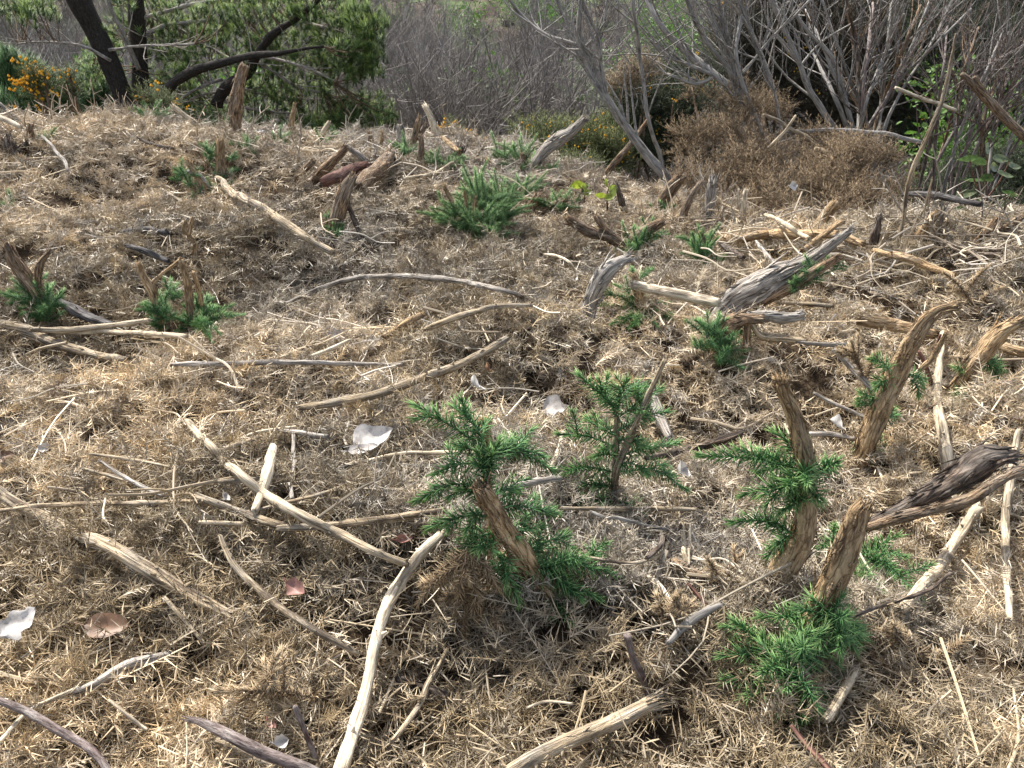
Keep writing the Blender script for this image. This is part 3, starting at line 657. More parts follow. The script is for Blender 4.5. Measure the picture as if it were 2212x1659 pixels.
stump('big split log leaning up to the right with green tufts under its upper end', 'brown',
      [[(1536, 706, 30), (1554, 683, 42), (1588, 648, 58), (1638, 620, 64), (1684, 593, 56), (1724, 573, 36), (1754, 556, 28), (1800, 522, 20), (1832, 498, 12)],
       [(1650, 652, 18, -.03), (1680, 636, 24, -.04), (1711, 620, 27, -.04), (1761, 586, 23, -.05), (1804, 560, 10, -.05)],
       [(1490, 716, 10), (1520, 698, 22), (1560, 672, 26)]],
      fans=[(1752, 604, 40, 12, -.04), (1794, 580, 22, 6, -.02), (1715, 625, 18, 4, -.06)], sl=.024, fray=(.4, 1), mats=['grey', 'brown', 'dark'])
stump('gnarled knobbly stump with grey arm, green collar and dark peg', 'brown',
      [[(1545, 806, 22, .02), (1548, 770, 26, .02), (1556, 735, 44), (1572, 705, 46), (1605, 690, 34), (1640, 688, 22)],
       [(1612, 688, 24, .02), (1650, 682, 27, .03), (1690, 686, 27, .04), (1726, 683, 22, .05)],
       [(1614, 785, 26), (1612, 740, 18), (1618, 692, 8)],
       [(1621, 698, 13), (1644, 726, 18), (1684, 731, 20), (1735, 735, 15)]],
      fans=[(1530, 730, 46, 14, -.03), (1560, 775, 46, 14, -.05), (1592, 740, 36, 9, .04), (1510, 755, 24, 6)], sl=.027, fray=(.2, .6), mats=['brown', 'grey', 'brown', 'straw'])
# ---- upper left
stump('tall thin brown post standing on the crest before the pine', 'brown', [[(505, 314, 16), (510, 282, 18), (508, 240, 25), (514, 190, 26), (522, 155, 23), (528, 142, 22)]], fray=(0, .3), name='gorse_post')
stump('short dark capped stump below the tall post, greens on both sides', 'tan', [[(480, 385, 20), (479, 365, 19), (477, 330, 17), (477, 312, 17)]], fans=[(452, 330, 22, 7), (490, 385, 26, 8), (498, 345, 16, 5, .03), (450, 350, 20, 4)], sl=.026, mats=['tan'])
stump('stump with silvery split head among bright green shoots on the mound', 'tan', [[(450, 437, 18), (442, 405, 17), (425, 378, 14), (408, 352, 14)], [(405, 372, 10), (430, 378, 10), (452, 402, 7)]], fans=[(398, 380, 30, 9), (462, 425, 34, 12), (440, 440, 26, 7, -.03), (410, 405, 22, 6)], sl=.027, mats=['tan', 'grey'], fray=(0, 1))
stump('thin brown stub on the far left of the mound', 'brown', [[(66, 328, 17), (66, 310, 17), (64, 286, 10), (64, 272, 8)]])
stump('squat dark rotten stub at the left edge of the mound', 'dark', [[(34, 340, 26), (26, 322, 24), (20, 306, 18)], [(36, 335, 20), (48, 318, 14), (56, 312, 8)]])
stump('zigzag forked little stem below the mound', 'tan', [[(420, 552, 10), (420, 527, 11), (408, 508, 10), (398, 495, 10), (400, 478, 7)], [(408, 506, 9), (412, 488, 9), (416, 470, 7)]], fray=(0, .4))
stump('split upright stump with a dark second leg, left of centre', 'brown', [[(718, 505, 34), (722, 485, 36), (732, 450, 34), (748, 405, 28), (760, 385, 18)], [(808, 530, 9, -.05), (780, 505, 11, -.03), (757, 455, 12), (750, 430, 10)]], fans=[(732, 512, 26, 8, -.04), (712, 470, 14, 4)], sl=.026, fray=(0, .8), mats=['brown', 'dark'])
stump('bent brown stem propping the fallen trunk from the left', 'brown', [[(636, 402, 13), (642, 385, 14), (655, 370, 14), (676, 350, 10)]])
lie('fallen_trunk', 'reddish peeled trunk lying under torn bark, left of centre', 'red', [(697, 396, 24), (725, 383, 28), (755, 369, 28), (785, 358, 18)], cat='trunk', up=.08, fray=(.2, 1))
lie('fallen_trunk', 'brown splintered trunk pointing up to the right, left of centre', 'brown', [(775, 405, 30), (790, 388, 40), (812, 370, 44), (832, 348, 30), (842, 336, 16)], cat='trunk', up=.05, fray=(.6, 1.2))
stump('slanting bark slab behind the reddish fallen trunk', 'brown', [[(672, 398, 16), (690, 375, 20), (715, 350, 20), (742, 325, 16)]], fray=(0, 1), name='bark_slab', cat='bark')
stump('short grey bar leaning over the splintered brown trunk', 'grey', [[(802, 362, 12), (785, 343, 14), (765, 328, 13), (752, 318, 10)]], name='broken_branch', cat='branch')
stump('grey square post on the crest right of the young pine branch', 'grey', [[(867, 328, 18), (866, 300, 17), (864, 271, 15)]], fray=(0, .3))
stump('pointed brown stub on the crest, left of the grey square post', 'brown', [[(802, 322, 13), (801, 305, 12), (799, 288, 8)]])
stump('slim pale stub on the crest between two brown ones', 'tan', [[(822, 328, 9), (824, 305, 9), (826, 286, 7)]])
stump('lone weathered stub below the pine, farthest back on the crest', 'tan', [[(631, 292, 14), (630, 265, 12), (634, 240, 9), (636, 228, 6)]], fray=(0, 1))
stump('broad leaning bark wedge on the crest', 'grey', [[(668, 288, 30), (684, 275, 30), (702, 258, 20), (710, 250, 10)]], fray=(0, .8))
stump('thin pale splint crossing the bark wedge', 'pale', [[(684, 314, 10), (696, 290, 11), (709, 266, 9)]])
stump('white broken stake, tallest of the crest cluster', 'white', [[(946, 300, 15), (936, 268, 15), (926, 245, 13), (918, 230, 12)]], fray=(0, .5))
stump('brown forked stake left of the white one', 'brown', [[(888, 330, 16), (896, 295, 16), (905, 262, 14)], [(900, 300, 10), (912, 285, 9), (920, 268, 7)]], fray=(0, .8), fans=[(885, 345, 26, 8, 0, .024)], green=M_BLUEGREEN)
stump('upright brown stake in front of the white one', 'brown', [[(904, 368, 15), (908, 340, 15), (911, 310, 13), (910, 296, 9)]], fans=[(930, 352, 30, 9, 0, .024)], green=M_BLUEGREEN)
stump('thin dark spike in the pale green regrowth', 'dark', [[(856, 382, 7), (856, 360, 7), (854, 344, 5)]], fans=[(868, 335, 24, 7, .05, .024)], green=M_BLUEGREEN)
stump('low dark stub in front of the yellow flowers', 'dark', [[(988, 350, 26), (990, 335, 26), (992, 322, 20)]])
stump('small dark stub just right of the low dark one', 'dark', [[(1030, 352, 14), (1034, 335, 15), (1040, 322, 10)]])
stump('three thin stems in a big pale green gorse tuft', 'tan', [[(1030, 520, 12), (1028, 480, 12), (1025, 428, 9)], [(1012, 470, 8), (1008, 440, 9), (1004, 412, 8)], [(982, 450, 9), (970, 425, 12), (960, 404, 10)]],
      fans=[(1030, 500, 82, 40, 0, .026), (1080, 480, 64, 30, .1, .026), (975, 475, 54, 20, 0, .026), (1085, 440, 56, 22, .2, .026), (1040, 440, 70, 26, .05, .026), (1060, 515, 44, 16, -.08, .026)], sl=.03, green=M_BLUEGREEN)
stump('shaggy barked branch stump rising right out of green shoots', 'brown', [[(1140, 375, 20), (1158, 350, 22), (1184, 318, 32), (1212, 298, 30), (1234, 284, 22), (1258, 260, 8)], [(1130, 380, 14), (1128, 340, 12)], [(1102, 402, 12), (1078, 375, 12), (1055, 348, 11)]],
      fans=[(1125, 360, 58, 18, .05, .03), (1170, 390, 44, 10, 0, .03), (1085, 345, 44, 10, .15, .03), (1190, 375, 30, 6, .1, .025)], green=M_BLUEGREEN, fray=(0, 1), mats=['grey', 'brown', 'tan'])
stump('thin grey splint leaning right on the crest', 'grey', [[(1118, 312, 12), (1135, 296, 12), (1156, 282, 9)]])
stump('curled brown stump hooked like a claw amid green', 'brown', [[(1152, 470, 24), (1148, 448, 26), (1160, 432, 24)], [(1170, 455, 18), (1192, 448, 22), (1212, 436, 18)]], fans=[(1200, 455, 46, 14, 0, .028), (1240, 445, 34, 8, .1, .028), (1160, 462, 26, 5, .05, .024)], green=M_BLUEGREEN, fray=(0, .8))
stump('low sprawling stump with a standing arm and knobbed right end', 'brown',
      [[(1358, 552, 22), (1340, 530, 24), (1316, 512, 25), (1271, 498, 26), (1228, 474, 20)], [(1356, 545, 18), (1322, 508, 17), (1303, 490, 17), (1288, 468, 15)], [(1356, 540, 18), (1372, 515, 24), (1400, 495, 26), (1428, 480, 22)]],
      fans=[(1384, 540, 46, 16, -.03, .026), (1408, 512, 30, 8, .04, .026), (1350, 556, 30, 7, -.05, .026)], fray=(0, .5))
stump('brown stump sunk in an oval tuft of green shoots', 'brown', [[(1520, 585, 16), (1520, 560, 16), (1516, 520, 16), (1514, 504, 14)]], fans=[(1518, 560, 56, 24, -.02, .026), (1500, 530, 34, 10, .03, .026), (1538, 585, 36, 10, -.04, .026)], fray=(0, .6))
G_K = 'stakes before the dead gorse heap'
stump('short dark stake beside the yellow green seedlings', 'dark', [[(1350, 468, 13), (1342, 432, 14), (1331, 398, 13)]], fray=(0, .6), group=G_K)
stump('split brown stake at the foot of the grey sapling', 'brown', [[(1420, 462, 26), (1430, 435, 26), (1445, 408, 26), (1462, 388, 18)], [(1436, 440, 14, .03), (1456, 412, 16, .03), (1478, 384, 10, .025)]], fans=[(1422, 468, 20, 6, 0, .026)], fray=(0, .9), group=G_K)
stump('slim gnarled stake with a hooked top', 'brown', [[(1470, 505, 14), (1476, 465, 16), (1492, 425, 18), (1512, 395, 10)]], fray=(0, .8), group=G_K)
stump('straight grooved stake with frayed head', 'grey', [[(1531, 485, 18), (1534, 445, 20), (1538, 398, 22)]], fray=(0, 1), group=G_K)
stump('bleached forked splinter stake before the brown heap', 'white', [[(1598, 484, 14), (1604, 455, 14), (1610, 412, 8)], [(1602, 462, 8), (1596, 435, 8), (1596, 410, 5)]], fray=(0, .6), group=G_K)
stump('thick sawn stake leaning right before the heap', 'tan', [[(1752, 512, 22), (1776, 478, 23), (1808, 436, 21)]], fray=(0, .2), group=G_K)
stump('dark upright stake between the logs at right', 'dark', [[(1885, 538, 19), (1892, 505, 19), (1900, 472, 12)]], fray=(0, .9), group=G_K)
stump('tan sawn stake leaning right near the glossy leaved shrub', 'tan', [[(1962, 545, 17), (1985, 510, 17), (2026, 460, 14)]], fray=(0, .3), group=G_K)
stump('brown twin stake by the right edge', 'brown', [[(2108, 528, 16), (2130, 502, 18), (2158, 472, 14)], [(2150, 508, 14, .05), (2180, 486, 16, .05), (2210, 468, 12, .05)]], fray=(0, .7), group=G_K)
stump('thin reddish twigs forked beside the silver tipped stump', 'red', [[(2018, 866, 9), (2010, 820, 9), (1998, 785, 9), (1984, 758, 7)], [(2000, 790, 7), (2016, 765, 7), (2032, 722, 5)]], name='dead_twig', cat='twig', group=None, fray=(0, 0))
stump('short grey standing stick at the bottom edge', 'purple', [[(692, 1668, 14), (668, 1605, 12), (650, 1560, 12), (637, 1526, 12)]], name='standing_stick', cat='stick', group=None, fray=(0, .2))
stump('smooth grey standing stick with a cut top, lower middle', 'purple', [[(1402, 1512, 17), (1388, 1465, 16), (1368, 1420, 16), (1355, 1372, 18)]], name='standing_stick', cat='stick', group=None, fray=(0, .15))
stump('tall thin straw stalk leaning before the right hand thicket', 'straw', [[(1936, 545, 8), (1951, 475, 8), (1965, 385, 9), (2006, 288, 9), (2041, 198, 9), (2066, 72, 5)]], name='dead_stalk', cat='stalk', group=None, fray=(0, 0))
stump('dark leaning stick under the grey sapling', 'brown', [[(1300, 392, 12), (1328, 352, 15), (1366, 305, 12), (1406, 252, 4)]], name='leaning_stick', cat='stick', group=None, fray=(0, .3))
stump('bare grey twig leaning at the left edge of the crest', 'smooth', [[(55, 276, 7), (30, 250, 7), (0, 224, 6)]], name='dead_twig', cat='twig', group=None)

# ---- pieces lying in the foreground
lie('peeled_branch', 'long cream peeled branch running to the bottom edge', 'white', [(728, 1690, 36), (748, 1630, 34), (770, 1560, 33), (790, 1490, 31), (815, 1375, 30), (845, 1290, 29), (905, 1200, 26), (958, 1148, 20)], knots=7, up=.012)
lie('dead_branch', 'thick fluted branch crossing the left foreground diagonally', 'straw', [(-20, 1052, 26), (40, 1092, 28), (83, 1113, 30), (143, 1143, 32), (233, 1179, 34), (300, 1219, 34), (367, 1259, 34), (433, 1299, 34), (505, 1333, 28)], knots=4, up=.0)
lie('dead_branch', 'straight striped stick lying over the thick fluted branch', 'straw', [(-10, 1104, 10), (100, 1092, 13), (210, 1088, 13), (330, 1086, 12), (428, 1082, 9)], up=.012, knots=4)
lie('dead_branch', 'smooth tan branch running from left centre down to the cream branch', 'pale', [(404, 908, 12), (443, 953, 20), (500, 1010, 22), (567, 1063, 24), (640, 1108, 25), (735, 1155, 24), (811, 1193, 22), (876, 1217, 18)], up=.022, knots=3)
lie('split_slat', 'pale split slat of wood with pointed top, left centre', 'white', [(590, 962, 8), (584, 995, 26), (577, 1022, 30), (564, 1065, 24), (549, 1108, 12)], cat='slat', up=.02, fray=(.3, .3))
lie('dead_branch', 'thin straw stick under the smooth tan branch', 'straw', [(347, 1031, 8), (440, 988, 12), (500, 965, 11), (566, 942, 8)], up=.0)
lie('dead_branch', 'dark headed branch sloping beneath the smooth tan branch', 'straw', [(420, 1070, 18), (470, 1088, 18), (523, 1106, 19), (575, 1126, 20), (625, 1140, 18)])
lie('dead_branch', 'curving straw branch ending at the green central stump', 'straw', [(600, 1140, 14), (680, 1137, 18), (734, 1132, 19), (868, 1116, 19), (958, 1102, 16)], up=.008, knots=3)
lie('dead_branch', 'short straight straw piece left of the curving branch', 'pale', [(432, 1128, 10), (480, 1130, 11), (526, 1131, 10)])
lie('dead_branch', 'bowed fluted stick in the lower left middle', 'straw', [(475, 1156, 8), (485, 1182, 14), (512, 1228, 17), (560, 1275, 18), (620, 1322, 18), (690, 1365, 17), (775, 1412, 14)], up=.018, knots=3)
lie('dead_branch', 'thin straw stick leaning toward the brown leaf', 'pale', [(355, 1290, 10), (395, 1335, 10), (442, 1392, 9)], up=.012)
lie('dead_log', 'grey cracked log at lower left', 'grey', [(366, 1416, 22), (320, 1426, 27), (267, 1443, 26), (207, 1476, 24), (160, 1496, 14)], cat='log', up=.005)
lie('peeled_stick', 'thin white stick tapering off the grey cracked log', 'white', [(172, 1484, 8), (110, 1512, 11), (60, 1538, 11), (0, 1602, 10), (-30, 1640, 9)], cat='stick', up=.012)
lie('dead_stick', 'dark purplish stick curving up from the bottom left corner', 'purple', [(-20, 1506, 16), (57, 1536, 20), (117, 1573, 20), (187, 1613, 20), (232, 1662, 20), (240, 1690, 18)], cat='stick', up=.035)
lie('dead_log', 'split purplish grey log end at the bottom edge', 'purple', [(413, 1554, 12), (440, 1562, 22), (480, 1580, 27), (567, 1624, 30), (667, 1660, 26), (720, 1690, 24)], cat='log', up=.045, fray=(1, .2))
lie('dead_branch', 'straw fluted log beneath the split purplish one', 'straw', [(472, 1598, 20), (525, 1620, 24), (590, 1660, 22)], up=.0)
lie('dead_stick', 'slim straw stick between the bottom left sticks', 'pale', [(237, 1511, 8), (275, 1545, 9), (318, 1577, 8)], cat='stick')
lie('dead_branch', 'broken jointed twig hanging toward the dead spray', 'straw', [(845, 1606, 12), (880, 1560, 14), (908, 1520, 15), (925, 1478, 16), (948, 1440, 13), (966, 1402, 10)], up=.025, knots=3)
lie('dead_log', 'thick straw log with stringy frayed end at the bottom centre', 'straw', [(1060, 1690, 32), (1144, 1643, 36), (1234, 1599, 36), (1334, 1556, 36), (1398, 1524, 34)], cat='log', up=.012, fray=(.2, 1.6), knots=3)
lie('dead_log', 'rough dark grey log half buried in the shade, lower middle', 'dark', [(862, 1466, 26), (900, 1485, 34), (950, 1505, 34), (1004, 1528, 26)], cat='log', up=-.02)
lie('peeled_stick', 'white arched twig by the stringy frayed log', 'white', [(1138, 1530, 6), (1160, 1520, 7), (1184, 1515, 7), (1236, 1520, 6)], cat='twig', up=.012)
lie('dead_stick', 'smooth red brown stick at the bottom right', 'red', [(1708, 1566, 12), (1740, 1606, 15), (1790, 1662, 17), (1815, 1695, 17)], cat='stick', up=.03, fray=(.3, 0))
lie('dead_branch', 'pale log end right of the nearest stump', 'pale', [(1846, 1452, 22), (1818, 1500, 23), (1786, 1556, 22)], up=.0)
lie('peeled_branch', 'pale branch running down from the dark broken limb', 'pale', [(2112, 1096, 24), (2104, 1106, 24), (2061, 1173, 27), (2028, 1223, 28), (1991, 1266, 27), (1944, 1318, 24)], up=.01, knots=3)
lie('dead_twig', 'dark thin twig laid across the pale branch', 'dark', [(1815, 1348, 7), (1878, 1318, 9), (1944, 1296, 10), (2011, 1272, 10), (2055, 1236, 8)], cat='twig', up=.05)
lie('peeled_branch', 'long pale straight rod along the right edge', 'pale', [(2200, 930, 16), (2186, 1020, 18), (2173, 1106, 20), (2173, 1223, 20), (2182, 1342, 16)], up=.02, knots=3)
lie('peeled_branch', 'pale barkless rod leading down beside the slanting stump', 'pale', [(2036, 715, 12), (2030, 780, 15), (2024, 853, 22), (2034, 920, 26), (2045, 986, 30), (2060, 1082, 32)], up=.02, knots=2)
stump('big dark broken limb hinged on top of the nearest tan stump', 'dark',
      [[(1740, 1181, 14, .1), (1824, 1158, 18, .09), (1885, 1128, 24, .05), (1944, 1100, 32, .03), (2011, 1066, 46, .02), (2078, 1026, 56, .02), (2128, 992, 58, .02), (2160, 985, 40, .02), (2178, 984, 20, .02)],
       [(1872, 1140, 20, -.01), (1940, 1118, 24, -.01), (2011, 1102, 24, -.02), (2094, 1080, 23, -.03), (2161, 1036, 22, -.03), (2222, 1008, 18, -.025)]], name='broken_limb', cat='branch', group=None, depth=1.33, fray=(.3, .9), mats=['dark', 'brown'], sink=-.02)
lie('dead_branch', 'grey split branch beside the frayed crooked stump', 'grey', [(1738, 938, 12), (1794, 938, 14), (1846, 949, 10)], up=.02)
lie('dead_twig', 'thin grey twig sloping to the silver tipped stump', 'grey', [(1758, 848, 6), (1811, 876, 9), (1873, 902, 8)], cat='twig', up=.02)
lie('dead_branch', 'grey and brown stick touching the slanting stump', 'grey', [(1800, 755, 12), (1826, 780, 16), (1851, 806, 17), (1895, 850, 12)], up=.03)
lie('dead_log', 'tan log lying behind the slanting stump', 'tan', [(1858, 694, 24), (1890, 696, 32), (1930, 701, 34), (1975, 712, 30), (2015, 722, 24)], cat='log', up=.01)
lie('dead_log', 'tan log poking in from the right edge', 'tan', [(2158, 744, 22), (2190, 756, 28), (2230, 765, 28)], cat='log', up=.02)
lie('dead_branch', 'dark branch in the hollow right of centre', 'dark', [(1396, 990, 12), (1440, 982, 18), (1478, 973, 20), (1560, 952, 20), (1602, 934, 14)], up=.02)
lie('bark_piece', 'peeling grey bark strip beside the green sprays', 'grey', [(1408, 850, 20), (1414, 870, 26), (1426, 905, 28), (1446, 948, 18)], cat='bark', up=.02, fray=(.6, .8))
lie('dead_branch', 'long fluted straw stick under the slim green stem', 'straw', [(1212, 1098, 9), (1290, 1100, 12), (1400, 1099, 13), (1504, 1100, 11)], up=.01)
lie('dead_twig', 'kinked smooth grey twig below the slim green stem', 'smooth', [(1276, 1104, 7), (1308, 1119, 9), (1330, 1118, 8), (1351, 1124, 9), (1400, 1136, 9), (1444, 1144, 8)], cat='twig', up=.03)
lie('dead_branch', 'dark forked stick end below the kinked twig', 'dark', [(1470, 1134, 10), (1440, 1168, 14), (1398, 1206, 12)], up=.03)
lie('dead_twig', 'long bent straw twig right of the central stump', 'straw', [(1470, 1158, 9), (1448, 1172, 9), (1431, 1196, 9), (1368, 1216, 9), (1280, 1206, 9), (1141, 1186, 7)], cat='twig', up=.02)
lie('peeled_stick', 'broad pale splinter of an upright pair', 'pale', [(1472, 1130, 12), (1476, 1170, 15), (1482, 1220, 13)], cat='splinter', up=.02)
lie('peeled_stick', 'narrow white splinter of an upright pair', 'white', [(1491, 1132, 6), (1490, 1180, 7), (1488, 1224, 6)], cat='splinter', up=.025)
lie('bark_piece', 'dark brown bark chunk below the splinter pair', 'brown', [(1452, 1208, 14), (1480, 1226, 24), (1518, 1249, 20)], cat='bark', fray=(.8, .5), up=.01)
lie('dead_twig', 'short red brown twig below the bark chunk', 'red', [(1484, 1260, 7), (1505, 1282, 9), (1528, 1308, 8)], cat='twig')
lie('peeled_stick', 'chunky pale grey peeled stick left of the nearest stump', 'smooth', [(1558, 1306, 14), (1530, 1318, 18), (1496, 1338, 22), (1468, 1362, 20), (1444, 1390, 14)], cat='stick', up=.02)
lie('peeled_stick', 'small curved pale stick touching the crooked stump base', 'pale', [(1590, 1246, 9), (1625, 1258, 12), (1648, 1268, 13), (1661, 1284, 11)], cat='stick', up=.02)
lie('dead_twig', 'slim straw twig behind the crooked stump base', 'straw', [(1600, 1242, 9), (1640, 1230, 10), (1690, 1220, 9)], cat='twig', up=.01)
lie('peeled_stick', 'slim pale stick between the two green foreground plants', 'white', [(1216, 932, 12), (1210, 965, 14), (1198, 995, 14), (1182, 1024, 12)], cat='stick', up=.02)
lie('dead_branch', 'grey stick behind the central stump', 'grey', [(1095, 1054, 14), (1150, 1042, 18), (1210, 1032, 14)], up=.01)
# ---- pieces in the middle
lie('dead_branch', 'thick tan and dark branch pointing up to the right in the centre', 'straw', [(650, 880, 16), (690, 876, 20), (734, 868, 23), (834, 845, 23), (918, 815, 23), (984, 791, 21), (1051, 759, 21), (1096, 730, 12)], up=.012, knots=2)
lie('dead_branch', 'long arched dark branch bridging the centre', 'grey', [(618, 657, 8), (650, 640, 10), (700, 620, 12), (770, 601, 13), (870, 596, 14), (970, 604, 14), (1060, 621, 13), (1136, 641, 9)], arch=.06, up=.01)
lie('dead_branch', 'thin branch below the right half of the arched one', 'straw', [(920, 711, 13), (984, 686, 16), (1035, 671, 14), (1070, 662, 13), (1152, 659, 9)], up=.01)
lie('bark_piece', 'brown wedge of wood beside the dark hollow', 'tan', [(830, 728, 12), (870, 704, 18), (910, 680, 14)], cat='bark', fray=(.8, 1), up=.01)
lie('dead_branch', 'long blackened stick lying level at left centre', 'grey', [(370, 788, 9), (430, 787, 13), (500, 786, 14), (600, 782, 13), (733, 785, 12), (870, 788, 9)], up=.012)
lie('dead_branch', 'dark bent branch at the left edge turning pale', 'straw', [(-20, 700, 24), (20, 706, 28), (67, 717, 28), (110, 740, 24), (170, 756, 23), (220, 768, 20), (275, 776, 14)], up=.02, knots=2)
lie('peeled_stick', 'upper pale stick of the left hand pair', 'pale', [(67, 712, 12), (120, 713, 15), (167, 711, 15), (250, 702, 14), (322, 692, 11)], cat='stick', up=.06)
lie('peeled_stick', 'lower pale stick of the left hand pair', 'pale', [(83, 715, 10), (160, 718, 13), (233, 717, 14), (320, 721, 14), (402, 727, 12)], cat='stick', up=.045)
lie('dead_log', 'blackened log right of the forked left stump', 'black', [(126, 650, 20), (160, 668, 26), (190, 684, 24), (240, 703, 12)], cat='log', up=.02)
lie('dead_branch', 'grey weathered stick near the white leaf', 'grey', [(600, 930, 10), (650, 936, 15), (706, 944, 12)])
lie('dead_branch', 'tan stick with dark end crossing behind the split slat', 'straw', [(467, 1041, 10), (540, 1036, 14), (600, 1032, 16), (660, 1024, 17)], up=.0)
lie('dead_branch', 'dark charred stick right of the split slat', 'black', [(655, 1026, 14), (700, 1018, 15), (734, 1010, 13), (790, 995, 9)], up=.006)
lie('dead_twig', 'thin pale stick below the white leaf', 'pale', [(734, 1006, 8), (800, 994, 9), (868, 980, 10), (950, 978, 11), (1036, 978, 9)], cat='twig', up=.01)
lie('dead_twig', 'thin greyish stalk pointing at the viewer right of the slat', 'grey', [(634, 934, 9), (634, 1000, 10), (629, 1082, 10)], cat='twig', up=.01)
lie('dead_twig', 'slender straw twig running right from the slat', 'straw', [(556, 1101, 8), (640, 1080, 9), (734, 1053, 9), (806, 1010, 7)], cat='twig', up=.006)
lie('dead_twig', 'grey pointed stick in the left foreground', 'grey', [(215, 994, 6), (255, 1022, 10), (300, 1048, 13), (355, 1071, 11)], cat='twig', up=.01)
lie('dead_twig', 'tan twig beside the grey pointed stick', 'straw', [(180, 1012, 8), (240, 1028, 9), (302, 1046, 9)], cat='twig', up=.006)
lie('dead_twig', 'thin straw above the smooth tan branch', 'pale', [(193, 980, 7), (280, 992, 9), (370, 1010, 8)], cat='twig', up=.006)
lie('peeled_stick', 'small white stick beside the pale crumpled leaf', 'white', [(670, 770, 7), (710, 755, 9), (757, 733, 7)], cat='stick', up=.02)
lie('dead_branch', 'long dry branch running down right from the mound', 'straw', [(470, 384, 14), (482, 392, 17), (500, 415, 20), (590, 465, 23), (665, 515, 21), (720, 545, 12)], up=.03)
stump('pale stick leaning on the mound crest', 'pale', [[(462, 308, 11), (425, 271, 12), (400, 252, 11), (375, 231, 9)]], name='leaning_stick', cat='stick', group=None)
lie('dead_log', 'black log on the slope of the mound', 'black', [(262, 503, 8), (300, 498, 18), (330, 497, 18), (360, 503, 10)], cat='log', up=.01)
lie('dead_log', 'black log below the other black one', 'black', [(278, 530, 7), (320, 546, 16), (362, 564, 10)], cat='log', up=.01)
lie('dead_branch', 'pale curved branch under the pale green regrowth', 'pale', [(872, 386, 8), (925, 378, 9), (955, 366, 9), (976, 350, 7)], up=.03)
lie('dead_branch', 'tan branch lying right of the white stake', 'tan', [(955, 296, 10), (970, 310, 13), (992, 330, 12)], up=.04)
lie('dead_twig', 'bent pale twig left of the curved grey stump', 'white', [(1176, 549, 6), (1205, 553, 7), (1230, 568, 7), (1244, 590, 7), (1246, 610, 6)], cat='twig', up=.03)
lie('peeled_branch', 'pale rod resting on the small green stump', 'white', [(1368, 616, 22), (1395, 622, 26), (1440, 631, 27), (1500, 644, 25), (1552, 655, 22)], up=.12, cat='branch')
lie('dead_log', 'long tan log lying before the stakes', 'tan', [(1564, 522, 18), (1610, 514, 22), (1656, 506, 25), (1730, 506, 24), (1806, 506, 23), (1866, 528, 17)], cat='log', up=.03)
lie('dead_branch', 'dark stick crossing left of the long tan log', 'dark', [(1550, 520, 12), (1578, 540, 15), (1608, 558, 12)], up=.04)
lie('peeled_stick', 'pale branch lying over the long tan log', 'pale', [(1652, 462, 9), (1690, 480, 12), (1720, 500, 13), (1750, 517, 11)], cat='stick', up=.08)
lie('dead_twig', 'thin grey twig below the long tan log', 'grey', [(1630, 518, 7), (1655, 548, 10), (1680, 580, 9)], cat='twig', up=.05)
lie('dead_branch', 'straight stick rising right below the sawn stake', 'tan', [(1734, 542, 12), (1778, 508, 14), (1820, 478, 12)], up=.06)
lie('dead_log', 'tan branch lying at right below the stakes', 'tan', [(1888, 542, 14), (1956, 555, 19), (2006, 574, 18), (2064, 597, 13)], cat='branch', up=.02)
lie('dead_log', 'dark log before the glossy leaved shrub', 'black', [(1952, 419, 10), (2000, 420, 15), (2040, 426, 15), (2120, 442, 12)], cat='log', up=.1)
lie('dead_branch', 'pale stick right of the grey arm of the knobbly stump', 'straw', [(1690, 655, 8), (1750, 657, 11), (1800, 662, 9)], up=.02)
lie('dead_branch', 'grey forked stick lying right of the knobbly stump', 'grey', [(1720, 738, 8), (1780, 744, 12), (1840, 745, 10)], up=.02)
lie('dead_twig', 'whitish thin branch at the left crest edge', 'white', [(-15, 250, 12), (15, 260, 13), (45, 275, 10)], cat='branch', up=.06)
lie('dead_twig', 'grey bent twig on the left slope of the mound', 'grey', [(92, 293, 6), (120, 325, 8), (140, 350, 8), (146, 372, 6)], cat='twig', up=.03)
lie('dead_twig', 'dark thin branch near the top of the mound', 'dark', [(298, 298, 6), (330, 312, 8), (374, 321, 7)], cat='twig', up=.03)
lie('dead_twig', 'straw twig on the slope below the mound', 'pale', [(348, 408, 7), (380, 428, 8), (404, 442, 7)], cat='twig', up=.02)
